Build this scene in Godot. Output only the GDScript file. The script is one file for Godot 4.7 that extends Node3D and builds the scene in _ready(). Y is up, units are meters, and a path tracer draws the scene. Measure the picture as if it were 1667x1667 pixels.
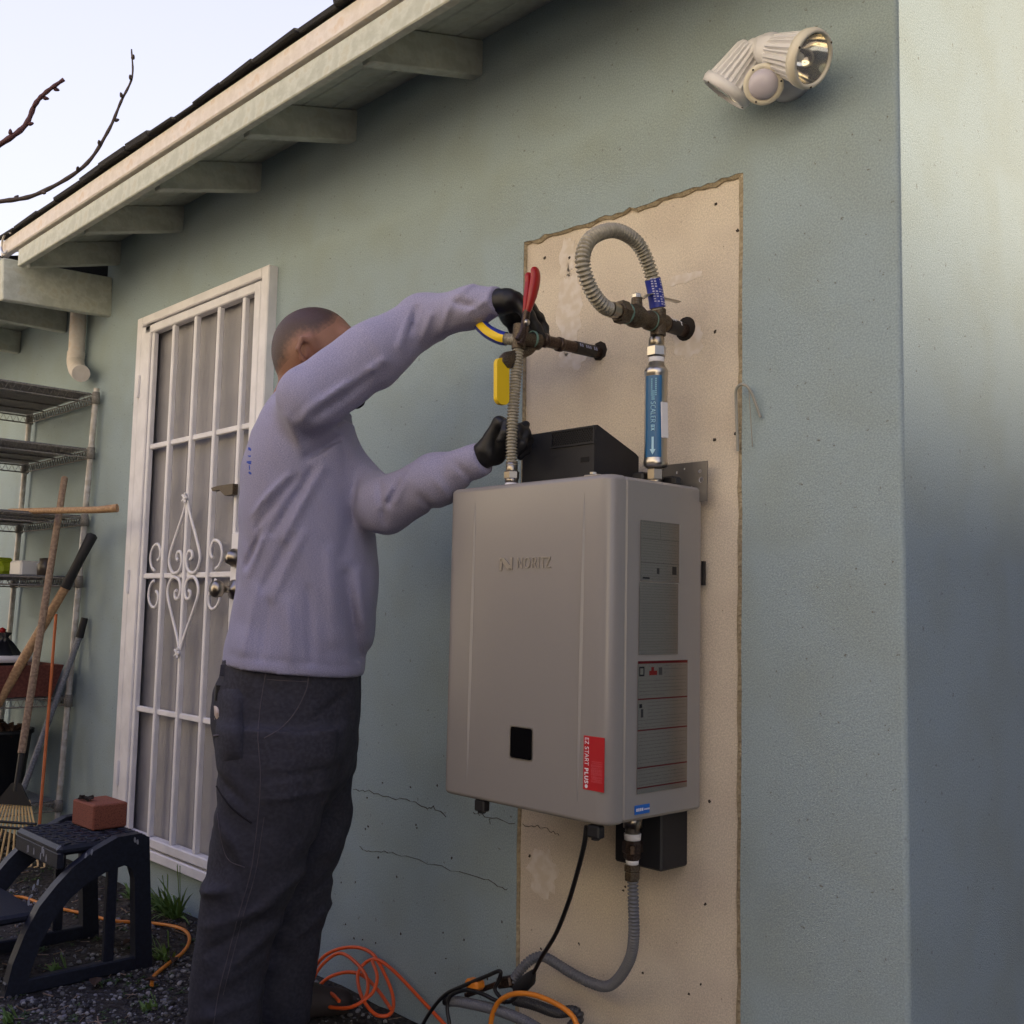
extends Node3D
# A man fits a hose to a wall-hung water heater under the eave of a stucco house.
# World: y up, ground y = 0, main wall in the plane z = 0 (outdoors is +z), house corner at x = -0.9. Metres.

var used := {}
var M := {}
var rng := RandomNumberGenerator.new()

func _ready():
	rng.seed = 7
	# ---------------- camera
	var cam := Camera3D.new()
	cam.name = "camera"
	cam.position = Vector3(0, 1.07, 1.82)
	cam.basis = Basis(Vector3.UP, deg_to_rad(46.53)) * Basis(Vector3.RIGHT, deg_to_rad(5.27)) * Basis(Vector3.BACK, deg_to_rad(1.19))
	cam.fov = 51.27
	cam.near = 0.05
	cam.far = 400.0
	add_child(cam)
	cam.current = true
	# ---------------- sky, sun, exposure
	var env := Environment.new()
	var sm := ProceduralSkyMaterial.new()
	sm.sky_top_color = Color(0.10, 0.27, 0.82)
	sm.sky_horizon_color = Color(0.91, 0.915, 0.94)
	sm.sky_curve = 1.4
	sm.ground_bottom_color = Color(0.30, 0.28, 0.26)
	sm.ground_horizon_color = Color(0.55, 0.55, 0.55)
	sm.sky_energy_multiplier = 0.78
	sm.sun_angle_max = 1.0
	var sky := Sky.new()
	sky.sky_material = sm
	env.background_mode = Environment.BG_SKY
	env.sky = sky
	env.tonemap_mode = Environment.TONE_MAPPER_LINEAR
	env.tonemap_exposure = 2.45
	env.sdfgi_enabled = true
	env.ssao_enabled = true
	env.ssil_enabled = true
	var we := WorldEnvironment.new()
	we.name = "world"
	we.environment = env
	add_child(we)
	var sun := DirectionalLight3D.new()
	sun.name = "sun"
	sun.light_color = Color(1.0, 0.93, 0.81)
	sun.light_energy = 1.6
	sun.light_angular_distance = 0.8
	sun.shadow_enabled = true
	var s_dir := Vector3(0.28, 0.45, -0.845).normalized()
	sun.look_at_from_position(Vector3.ZERO, -s_dir, Vector3.UP)
	add_child(sun)
	# ---------------- the place
	make_materials()
	ground()
	house()
	surroundings()
	security_door()
	flood_light()
	roof_things()
	downspout()
	shelf_corner()
	step_stool()
	heater()
	plumbing()
	cords()
	plants()
	tree()
	person()

# ================================================================ helpers
func put(o: Node3D, called: String, parent: Node) -> Node3D:
	var k := "%d/%s" % [parent.get_instance_id(), called]
	var n: int = used.get(k, 0)
	used[k] = n + 1
	o.name = called if n == 0 else "%s_%03d" % [called, n]
	parent.add_child(o, true)
	return o

func tag(o: Node3D, label: String, category: String, group := "") -> Node3D:
	o.set_meta("label", label)
	o.set_meta("category", category)
	if group != "":
		o.set_meta("group", group)
	return o

# a Node3D at a thing's base; its parts are built in world coordinates and shifted back by obj()
func thing(called: String, label: String, category: String, at := Vector3.ZERO, group := "") -> Node3D:
	var o := Node3D.new()
	put(o, called, self)
	o.position = at
	return tag(o, label, category, group)

func obj(called: String, shape, m: Material, parent: Node = self) -> MeshInstance3D:
	var o := MeshInstance3D.new()
	o.mesh = done(shape) if shape is SurfaceTool else shape
	o.material_override = m
	put(o, called, parent)
	if parent != self and parent.get_parent() == self and not (parent is MeshInstance3D):
		o.position = -(parent as Node3D).position
	return o

func note(o: Node3D, label: String) -> Node3D:
	o.set_meta("label", label)
	return o

func stuff(o: Node3D) -> Node3D:
	o.set_meta("kind", "stuff")
	return o

func st() -> SurfaceTool:
	var s := SurfaceTool.new()
	s.begin(Mesh.PRIMITIVE_TRIANGLES)
	s.set_smooth_group(-1)
	return s

func done(s: SurfaceTool) -> ArrayMesh:
	s.generate_normals()
	return s.commit()

func tri(s: SurfaceTool, a: Vector3, b: Vector3, c: Vector3, out: Vector3):
	if (a - c).cross(a - b).dot(out) < 0.0:
		s.add_vertex(a); s.add_vertex(c); s.add_vertex(b)
	else:
		s.add_vertex(a); s.add_vertex(b); s.add_vertex(c)

func quad(s: SurfaceTool, a: Vector3, b: Vector3, c: Vector3, d: Vector3, out: Vector3):
	tri(s, a, b, c, out)
	tri(s, a, c, d, out)

func bx(s: SurfaceTool, c: Vector3, size: Vector3, b := Basis(), ch := 0.0):
	var h := size * 0.5
	s.set_smooth_group(-1)
	ch = minf(ch, minf(h.x, minf(h.y, h.z)) * 0.9)
	for ax in 3:
		var u := (ax + 1) % 3
		var v := (ax + 2) % 3
		for sg in [-1.0, 1.0]:
			var q := []
			for k in [[-1, -1], [1, -1], [1, 1], [-1, 1]]:
				var p := Vector3.ZERO
				p[ax] = sg * h[ax]
				p[u] = k[0] * (h[u] - ch)
				p[v] = k[1] * (h[v] - ch)
				q.append(c + b * p)
			var n := Vector3.ZERO
			n[ax] = sg
			quad(s, q[0], q[1], q[2], q[3], b * n)
		if ch > 0.0:
			for su in [-1.0, 1.0]:
				for sv in [-1.0, 1.0]:
					var q := []
					for k in [[-1, 0], [1, 0], [1, 1], [-1, 1]]:
						var p := Vector3.ZERO
						p[ax] = k[0] * (h[ax] - ch)
						p[u] = su * (h[u] - (ch if k[1] else 0.0))
						p[v] = sv * (h[v] - (0.0 if k[1] else ch))
						q.append(c + b * p)
					var n := Vector3.ZERO
					n[u] = su
					n[v] = sv
					quad(s, q[0], q[1], q[2], q[3], b * n)
	if ch > 0.0:
		for i in [-1.0, 1.0]:
			for j in [-1.0, 1.0]:
				for k in [-1.0, 1.0]:
					var sgn := Vector3(i, j, k)
					var q := []
					for ax in 3:
						var p := h - Vector3.ONE * ch
						p[ax] = h[ax]
						q.append(c + b * (p * sgn))
					tri(s, q[0], q[1], q[2], b * sgn)

func box(c: Vector3, size: Vector3, b := Basis(), ch := 0.0) -> SurfaceTool:
	var s := st()
	bx(s, c, size, b, ch)
	return s

# a bar between two points with a rectangular section; `side` is the direction of width w
func bar(s: SurfaceTool, a: Vector3, b: Vector3, w: float, t: float, side := Vector3.RIGHT, ch := 0.0):
	var y := (b - a).normalized()
	var x := (side - y * side.dot(y)).normalized()
	bx(s, (a + b) * 0.5, Vector3(w, a.distance_to(b), t), Basis(x, y, x.cross(y)), ch)

func spline(p: Array, n := 8, closed := false) -> PackedVector3Array:
	var r := PackedVector3Array()
	var m := p.size()
	var last := m if closed else m - 1
	for i in last:
		var a: Vector3 = p[(i - 1 + m) % m] if closed or i > 0 else p[0] * 2.0 - p[1]
		var b: Vector3 = p[i]
		var c: Vector3 = p[(i + 1) % m]
		var d: Vector3 = p[(i + 2) % m] if closed or i + 2 < m else p[m - 1] * 2.0 - p[m - 2]
		for k in n:
			r.append(b.cubic_interpolate(c, a, d, float(k) / n))
	if not closed:
		r.append(p[m - 1])
	return r

func resample(p: PackedVector3Array, step: float) -> PackedVector3Array:
	var r := PackedVector3Array([p[0]])
	var need := step
	for i in p.size() - 1:
		var l := p[i].distance_to(p[i + 1])
		var at := need
		while at <= l:
			r.append(p[i].lerp(p[i + 1], at / l))
			at += step
		need = at - l
	return r

# a tube along points; r is a number or one radius per point; `flat` squashes it across the first normal
func tube(s: SurfaceTool, p: PackedVector3Array, r, sides := 10, caps := true, up := Vector3.ZERO, flat := 1.0):
	var n := p.size()
	s.set_smooth_group(0)
	var rings := []
	var t0 := (p[1] - p[0]).normalized()
	var nrm := up if up != Vector3.ZERO else (Vector3.UP if absf(t0.y) < 0.9 else Vector3.RIGHT)
	nrm = (nrm - t0 * nrm.dot(t0)).normalized()
	for i in n:
		var t := (p[mini(i + 1, n - 1)] - p[maxi(i - 1, 0)]).normalized()
		nrm = (nrm - t * nrm.dot(t)).normalized()
		var bi := t.cross(nrm)
		var rr: float = r if (r is float or r is int) else r[i]
		var ring := PackedVector3Array()
		for k in sides:
			var a := TAU * k / sides
			ring.append(p[i] + (nrm * cos(a) * flat + bi * sin(a)) * rr)
		rings.append(ring)
	for i in n - 1:
		for k in sides:
			var k2 := (k + 1) % sides
			var a: Vector3 = rings[i][k]
			var b: Vector3 = rings[i][k2]
			var c: Vector3 = rings[i + 1][k2]
			var d: Vector3 = rings[i + 1][k]
			s.add_vertex(a); s.add_vertex(c); s.add_vertex(b)
			s.add_vertex(a); s.add_vertex(d); s.add_vertex(c)
	if caps:
		s.set_smooth_group(-1)
		for k in range(1, sides - 1):
			tri(s, rings[0][0], rings[0][k], rings[0][k + 1], p[0] - p[1])
			tri(s, rings[n - 1][0], rings[n - 1][k], rings[n - 1][k + 1], p[n - 1] - p[n - 2])

func rod(a: Vector3, b: Vector3, r, sides := 10) -> SurfaceTool:
	var s := st()
	tube(s, PackedVector3Array([a, b]), r, sides)
	return s

# a bellows hose: rings of radius r +- amp every `pitch` metres
func bellows(p: PackedVector3Array, r: float, amp: float, pitch: float, sides := 12) -> SurfaceTool:
	var s := st()
	var q := resample(p, pitch / 6.0)
	var rr := PackedFloat32Array()
	for i in q.size():
		rr.append(r + amp * [1.0, 0.75, -0.5, -1.0, -0.5, 0.75][i % 6])
	tube(s, q, rr, sides)
	return s

# turned shape: profile of (radius, height) along the y axis of xf
func lathe(s: SurfaceTool, prof: Array, xf: Transform3D, n := 24, smooth := true, flutes := 0, depth := 0.0):
	s.set_smooth_group(0 if smooth else -1)
	for i in prof.size() - 1:
		for k in n:
			var a := []
			for q in [[i, k], [i + 1, k], [i + 1, k + 1], [i, k + 1]]:
				var ang: float = TAU * (q[1] % n) / n
				var rad: float = prof[q[0]].x
				if flutes and prof[q[0]].x > 0.0 and q[0] > 0 and q[0] < prof.size() - 1:
					rad -= depth * (0.5 - 0.5 * signf(cos(ang * flutes)))
				a.append(xf * Vector3(cos(ang) * rad, prof[q[0]].y, sin(ang) * rad))
			for t in [[0, 2, 1], [0, 3, 2]]:
				var v0: Vector3 = a[t[0]]
				var v1: Vector3 = a[t[1]]
				var v2: Vector3 = a[t[2]]
				if (v1 - v0).cross(v2 - v0).length_squared() > 1e-16:
					s.add_vertex(v0); s.add_vertex(v1); s.add_vertex(v2)

func axis(at: Vector3, y: Vector3, hint := Vector3.RIGHT) -> Transform3D:
	y = y.normalized()
	if absf(hint.normalized().dot(y)) > 0.95:
		hint = Vector3.FORWARD if absf(y.z) < 0.9 else Vector3.UP
	var x := (hint - y * hint.dot(y)).normalized()
	return Transform3D(Basis(x, y, x.cross(y)), at)

func turned(prof: Array, at: Vector3, y: Vector3, n := 24, smooth := true) -> SurfaceTool:
	var s := st()
	lathe(s, prof, axis(at, y), n, smooth)
	return s

func hexnut(s: SurfaceTool, at: Vector3, y: Vector3, r: float, h: float):
	lathe(s, [Vector2(0, 0), Vector2(r * 0.9, 0), Vector2(r, h * 0.12), Vector2(r, h * 0.88), Vector2(r * 0.9, h), Vector2(0, h)], axis(at, y), 6, false)

# a flat outline in the xy plane of xf given thickness along +z
func prism(s: SurfaceTool, poly: PackedVector2Array, xf: Transform3D, depth: float):
	s.set_smooth_group(-1)
	var idx := Geometry2D.triangulate_polygon(poly)
	var zf := xf.basis.z
	for i in range(0, idx.size(), 3):
		var a := poly[idx[i]]
		var b := poly[idx[i + 1]]
		var c := poly[idx[i + 2]]
		tri(s, xf * Vector3(a.x, a.y, 0), xf * Vector3(b.x, b.y, 0), xf * Vector3(c.x, c.y, 0), -zf)
		tri(s, xf * Vector3(a.x, a.y, depth), xf * Vector3(b.x, b.y, depth), xf * Vector3(c.x, c.y, depth), zf)
	var ccw := not Geometry2D.is_polygon_clockwise(poly)
	for i in poly.size():
		var a := poly[i]
		var b := poly[(i + 1) % poly.size()]
		var e := b - a
		var o := Vector2(e.y, -e.x) if ccw else Vector2(-e.y, e.x)
		quad(s, xf * Vector3(a.x, a.y, 0), xf * Vector3(b.x, b.y, 0), xf * Vector3(b.x, b.y, depth), xf * Vector3(a.x, a.y, depth), xf.basis * Vector3(o.x, o.y, 0))

func round_rect(w: float, h: float, r: float, n := 4) -> PackedVector2Array:
	var p := PackedVector2Array()
	for c in [[1, 1, 0], [-1, 1, 1], [-1, -1, 2], [1, -1, 3]]:
		for k in n + 1:
			var a: float = (c[2] + float(k) / n) * PI / 2
			p.append(Vector2(c[0] * (w / 2 - r) + cos(a) * r, c[1] * (h / 2 - r) + sin(a) * r))
	return p

# a printed sheet: rectangle with uv
func sheet(c: Vector3, right: Vector3, up: Vector3, w: float, h: float) -> ArrayMesh:
	var s := SurfaceTool.new()
	s.begin(Mesh.PRIMITIVE_TRIANGLES)
	var n := right.cross(up)
	var q := [[-0.5, 0.5, 0, 0], [0.5, 0.5, 1, 0], [0.5, -0.5, 1, 1], [-0.5, 0.5, 0, 0], [0.5, -0.5, 1, 1], [-0.5, -0.5, 0, 1]]
	for v in q:
		s.set_normal(n)
		s.set_uv(Vector2(v[2], v[3]))
		s.add_vertex(c + right * w * v[0] + up * h * v[1])
	return s.commit()

func lettering(text: String, size: float, font: String, depth: float, bold := false) -> TextMesh:
	var f := SystemFont.new()
	f.font_names = PackedStringArray([font])
	if bold:
		f.font_weight = 700
	var t := TextMesh.new()
	t.font = f
	t.text = text
	t.font_size = 32
	t.pixel_size = size / 32.0
	t.depth = depth
	t.curve_step = 2.0
	return t

func place(o: Node3D, at: Vector3, right: Vector3, up: Vector3, parent: Node3D):
	right = right.normalized()
	up = up.normalized()
	var base := parent.position if parent.get_parent() == self and not (parent is MeshInstance3D) else Vector3.ZERO
	o.transform = Transform3D(Basis(right, up, right.cross(up)), at - base)

# ---------------------------------------------------------------- materials
func noise(freq: float, octaves: int, sd: int, ramp: Array, size := 512, type := FastNoiseLite.TYPE_SIMPLEX_SMOOTH) -> NoiseTexture2D:
	var n := FastNoiseLite.new()
	n.noise_type = type
	n.frequency = freq
	n.seed = sd
	n.fractal_type = FastNoiseLite.FRACTAL_FBM if octaves > 1 else FastNoiseLite.FRACTAL_NONE
	n.fractal_octaves = octaves
	var t := NoiseTexture2D.new()
	t.width = size
	t.height = size
	t.seamless = true
	t.seamless_blend_skirt = 0.15
	t.noise = n
	if ramp.size():
		var g := Gradient.new()
		var off := PackedFloat32Array()
		var col := PackedColorArray()
		for r in ramp:
			off.append(r[0])
			col.append(r[1])
		g.offsets = off
		g.colors = col
		t.color_ramp = g
	return t

func bump(freq: float, octaves: int, sd: int, strength: float, size := 512, type := FastNoiseLite.TYPE_SIMPLEX_SMOOTH) -> NoiseTexture2D:
	var t := noise(freq, octaves, sd, [], size, type)
	t.as_normal_map = true
	t.bump_strength = strength
	return t

func c8(r: float, g: float, b: float, a := 255.0) -> Color:
	return Color(r / 255.0, g / 255.0, b / 255.0, a / 255.0)

func flat(color: Color, rough := 0.7, metal := 0.0) -> StandardMaterial3D:
	var m := StandardMaterial3D.new()
	m.albedo_color = color
	m.roughness = rough
	m.metallic = metal
	return m

# material with a triplanar colour texture and relief; `scale` = repeats per metre
func tex(albedo: Texture2D, normal: Texture2D, scale: float, rough := 0.8, nscale := 1.0, metal := 0.0, world := true) -> StandardMaterial3D:
	var m := flat(Color.WHITE, rough, metal)
	m.albedo_texture = albedo
	if normal:
		m.normal_enabled = true
		m.normal_texture = normal
		m.normal_scale = nscale
	m.uv1_triplanar = true
	m.uv1_world_triplanar = world
	m.uv1_scale = Vector3.ONE * scale
	return m

# a painted stucco picture: base colour, wide blotches of a second tone, fine grain and scattered specks of dirt
func stucco_picture(base: Color, second: Color, speck: Color, specks: float, sd: int, size := 1024) -> ImageTexture:
	var a := FastNoiseLite.new()
	a.seed = sd
	a.frequency = 3.0 / size
	a.fractal_octaves = 5
	var wide := a.get_seamless_image(size, size)
	a.seed = sd + 1
	a.frequency = 0.16
	a.fractal_octaves = 2
	var fine := a.get_seamless_image(size, size)
	a.seed = sd + 2
	a.frequency = 0.035
	a.fractal_octaves = 4
	var dots := a.get_seamless_image(size, size)
	var wd := wide.get_data()
	var fd := fine.get_data()
	var dd := dots.get_data()
	var px := PackedByteArray()
	px.resize(size * size * 3)
	for i in size * size:
		var w: float = clampf((wd[i] / 255.0 - 0.5) * 2.0 + 0.35, 0.0, 1.0)
		var g: float = 0.90 + 0.2 * fd[i] / 255.0
		var c := base.lerp(second, w) * g
		var e: float = (dd[i] / 255.0 - (1.0 - specks)) / 0.06
		if e > 0.0 and fd[i] > 110:
			c = c.lerp(speck, minf(e, 0.75))
		px[i * 3] = int(clampf(c.r, 0, 1) * 255)
		px[i * 3 + 1] = int(clampf(c.g, 0, 1) * 255)
		px[i * 3 + 2] = int(clampf(c.b, 0, 1) * 255)
	return ImageTexture.create_from_image(Image.create_from_data(size, size, false, Image.FORMAT_RGB8, px))

func make_materials():
	var grit := bump(0.27, 3, 3, 3.0, 1024)
	M.wall = tex(stucco_picture(c8(151, 168, 174), c8(148, 163, 165), c8(92, 92, 82), 0.17, 11), grit, 1.2, 0.95, 0.32)
	M.patch = tex(stucco_picture(c8(212, 201, 184), c8(203, 191, 175), c8(138, 124, 106), 0.14, 31), grit, 1.3, 0.95, 0.5)
	M.plaster = tex(noise(0.03, 4, 5, [[0.3, c8(150, 138, 114)], [0.7, c8(178, 165, 140)]]), bump(0.06, 4, 6, 8.0), 4.0, 0.95)
	M.trowel = tex(noise(0.03, 4, 8, [[0.3, c8(210, 199, 184)], [0.7, c8(220, 212, 203)]]), grit, 2.0, 0.9, 0.6)
	M.eave = tex(noise(0.012, 5, 9, [[0.25, c8(180, 184, 172)], [0.6, c8(196, 200, 190)], [0.8, c8(188, 189, 174)]]), bump(0.03, 4, 12, 3.0), 2.5, 0.75, 0.5)
	M.trim = tex(noise(0.012, 5, 19, [[0.25, c8(212, 204, 196)], [0.6, c8(222, 215, 209)], [0.85, c8(213, 198, 182)]]), bump(0.03, 4, 12, 3.0), 2.5, 0.7, 0.5)
	M.shingle = tex(noise(0.2, 3, 14, [[0.3, c8(34, 34, 36)], [0.7, c8(70, 68, 66)]]), bump(0.3, 3, 15, 8.0), 3.0, 0.95)
	M.white = tex(noise(0.01, 5, 16, [[0.25, c8(218, 217, 221)], [0.7, c8(229, 228, 232)]]), null, 1.5, 0.45)
	M.screen = tex(noise(0.006, 4, 17, [[0.2, c8(144, 143, 147)], [0.8, c8(157, 155, 158)]]), bump(0.5, 1, 18, 2.0), 1.0, 0.7, 0.4)
	M.chrome = tex(noise(0.02, 3, 20, [[0.3, c8(176, 170, 160)], [0.7, c8(206, 204, 202)]]), null, 2.0, 0.25, 1.0)
	M.wire_dark = tex(noise(0.05, 4, 21, [[0.35, c8(116, 112, 106)], [0.7, c8(150, 147, 142)]]), null, 5.0, 0.5, 0.6)
	M.nickel = flat(c8(160, 152, 140), 0.3, 1.0)
	M.steel = flat(c8(190, 186, 180), 0.3, 1.0)
	M.hose = tex(noise(0.03, 4, 22, [[0.3, c8(140, 135, 120)], [0.7, c8(172, 166, 150)]]), null, 5.0, 0.2, 1.0)
	M.brass = tex(noise(0.05, 4, 23, [[0.3, c8(74, 64, 54)], [0.55, c8(104, 90, 74)], [0.8, c8(94, 100, 88)]]), bump(0.1, 3, 24, 3.0), 8.0, 0.5, 0.7, 0.7)
	M.copper = tex(noise(0.05, 4, 27, [[0.3, c8(58, 48, 44)], [0.7, c8(88, 74, 66)]]), null, 8.0, 0.4, 0.0, 0.7)
	M.verdigris = flat(c8(104, 134, 122), 0.8)
	M.black = flat(c8(26, 26, 29), 0.5)
	M.blackbox = tex(noise(0.3, 2, 25, [[0.3, c8(24, 25, 30)], [0.7, c8(33, 34, 40)]]), bump(0.4, 2, 26, 2.0), 4.0, 0.55, 0.5)
	M.rubber = flat(c8(30, 30, 32), 0.65)
	M.cable = flat(c8(22, 22, 24), 0.45)
	M.flex = flat(c8(104, 106, 112), 0.5)
	M.orange = flat(c8(226, 92, 38), 0.45)
	M.amber = flat(c8(224, 134, 40), 0.45)
	M.red = flat(c8(156, 28, 26), 0.32)
	M.yellow = flat(c8(232, 196, 20), 0.45)
	M.blue = flat(c8(40, 54, 150), 0.4)
	M.teal = flat(c8(22, 92, 140), 0.35)
	M.paper = flat(c8(222, 222, 226), 0.6)
	M.soil = tex(noise(0.03, 5, 28, [[0.25, c8(34, 30, 25)], [0.5, c8(52, 46, 39)], [0.75, c8(70, 66, 61)]], 1024), bump(0.06, 5, 29, 10.0, 1024), 1.0, 0.97)
	M.stone = flat(Color.WHITE, 0.9)
	M.stone.vertex_color_use_as_albedo = true
	M.brick = tex(noise(0.06, 4, 33, [[0.25, c8(120, 68, 52)], [0.6, c8(156, 92, 70)], [0.85, c8(132, 74, 56)]]), bump(0.12, 4, 34, 6.0), 5.0, 0.92)
	M.navy = tex(noise(0.03, 5, 35, [[0.3, c8(16, 20, 33)], [0.7, c8(25, 30, 45)]]), bump(0.2, 3, 36, 2.0), 4.0, 0.5, 0.5)
	M.wood = tex(noise(0.02, 4, 37, [[0.3, c8(150, 116, 84)], [0.7, c8(190, 156, 116)]]), null, 6.0, 0.6)
	M.old_wood = tex(noise(0.02, 4, 38, [[0.3, c8(122, 100, 82)], [0.7, c8(160, 138, 116)]]), null, 6.0, 0.75)
	M.bamboo = flat(c8(216, 184, 128), 0.5)
	M.grey_metal = tex(noise(0.05, 3, 39, [[0.3, c8(92, 96, 104)], [0.7, c8(126, 130, 138)]]), null, 4.0, 0.5)
	M.leaf = flat(c8(104, 132, 66), 0.6)
	M.leaf.backlight_enabled = true
	M.leaf.backlight = Color(0.12, 0.18, 0.05)
	M.low_leaf = flat(c8(62, 82, 42), 0.7)
	M.concrete = tex(noise(0.02, 5, 45, [[0.3, c8(196, 188, 172)], [0.7, c8(212, 205, 190)]]), null, 1.0, 0.9)
	M.dry_leaf = flat(c8(74, 54, 40), 0.85)
	M.twig = flat(c8(84, 72, 66), 0.8)
	M.red_twig = flat(c8(88, 54, 56), 0.7)
	M.neighbour = tex(stucco_picture(c8(230, 223, 208), c8(224, 217, 202), c8(150, 130, 110), 0.08, 41, 256), null, 0.5, 0.9)

# ================================================================ the setting
func ground():
	var s := st()
	s.set_smooth_group(0)
	# near the wall the soil is lumpy; beyond, one big sheet
	var f := FastNoiseLite.new()
	f.seed = 5
	f.frequency = 2.2
	var xs := []
	for i in 71:
		xs.append(-6.0 + 0.09 * i)
	xs.push_front(-9.0); xs.push_front(-20.0); xs.push_front(-120.0)
	xs.append(3.0); xs.append(20.0); xs.append(120.0)
	var zs := []
	for i in 27:
		zs.append(-0.05 + 0.09 * i)
	zs.push_front(-9.0); zs.push_front(-40.0); zs.push_front(-120.0)
	zs.append(4.0); zs.append(9.0); zs.append(30.0); zs.append(120.0)
	var h := func(x: float, z: float) -> float:
		if x < -6.1 or x > 0.4 or z < -0.1 or z > 2.4:
			return 0.0
		return f.get_noise_2d(x, z) * 0.016 + f.get_noise_2d(x * 4, z * 4) * 0.006
	for i in xs.size() - 1:
		for j in zs.size() - 1:
			var p := []
			for q in [[i, j], [i + 1, j], [i + 1, j + 1], [i, j + 1]]:
				p.append(Vector3(xs[q[0]], h.call(xs[q[0]], zs[q[1]]), zs[q[1]]))
			quad(s, p[0], p[1], p[2], p[3], Vector3.UP)
	obj("ground", s, M.soil).set_meta("kind", "structure")
	s = st()
	bx(s, Vector3(4.4, -0.046, 5.0), Vector3(8.3, 0.11, 3.8))
	bx(s, Vector3(-6.4, -0.046, 5.0), Vector3(13.1, 0.11, 3.8))
	obj("pavement", s, M.concrete).set_meta("kind", "structure")
	# loose gravel, far too many stones to count
	var sm := st()
	var base := []
	for k in 8:
		base.append(Vector3(1 if k & 1 else -1, 1 if k & 2 else -1, 1 if k & 4 else -1))
	bx(sm, Vector3.ZERO, Vector3(1.0, 0.7, 0.8), Basis(), 0.26)
	var mm := MultiMesh.new()
	mm.transform_format = MultiMesh.TRANSFORM_3D
	mm.use_colors = true
	mm.mesh = done(sm)
	mm.instance_count = 26000
	var patchy := FastNoiseLite.new()
	patchy.seed = 9
	patchy.frequency = 1.6
	var n := 0
	while n < mm.instance_count:
		var x := rng.randf_range(-5.4, -0.6)
		var z := rng.randf_range(0.02, 1.5)
		if patchy.get_noise_2d(x, z) + 0.5 * smoothstep(0.15, 0.7, z) + 0.9 * exp(-Vector2(x + 2.85, z - 0.52).length_squared() / 0.08) < rng.randf_range(0.0, 1.0):
			if rng.randf() > 0.06:
				continue
		var r := 0.0022 + 0.0062 * pow(rng.randf(), 3.0)
		var b := Basis.from_euler(Vector3(rng.randf() * TAU, rng.randf() * TAU, rng.randf() * TAU)).scaled(Vector3(r, r * 0.8, r) * 2.0)
		mm.set_instance_transform(n, Transform3D(b, Vector3(x, h.call(x, z) + r * 0.35, z)))
		var v := 0.04 + 0.30 * pow(rng.randf(), 2.2)
		mm.set_instance_color(n, Color(v, v * rng.randf_range(0.93, 1.0), v * rng.randf_range(0.86, 1.02)))
		n += 1
	var g := MultiMeshInstance3D.new()
	g.multimesh = mm
	g.material_override = M.stone
	put(g, "gravel", self)
	tag(g, "loose grey and pale gravel scattered over the dark soil by the wall", "gravel")
	stuff(g)

func ragged(a: Vector2, b: Vector2, amp: float, step := 0.02) -> Array:
	var r := []
	var n := int(maxf(2, a.distance_to(b) / step))
	var side := (b - a).orthogonal().normalized()
	for i in n:
		var k := amp if i > 0 else 0.0
		r.append(a.lerp(b, float(i) / n) + side * rng.randf_range(-k, k))
	return r

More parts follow.
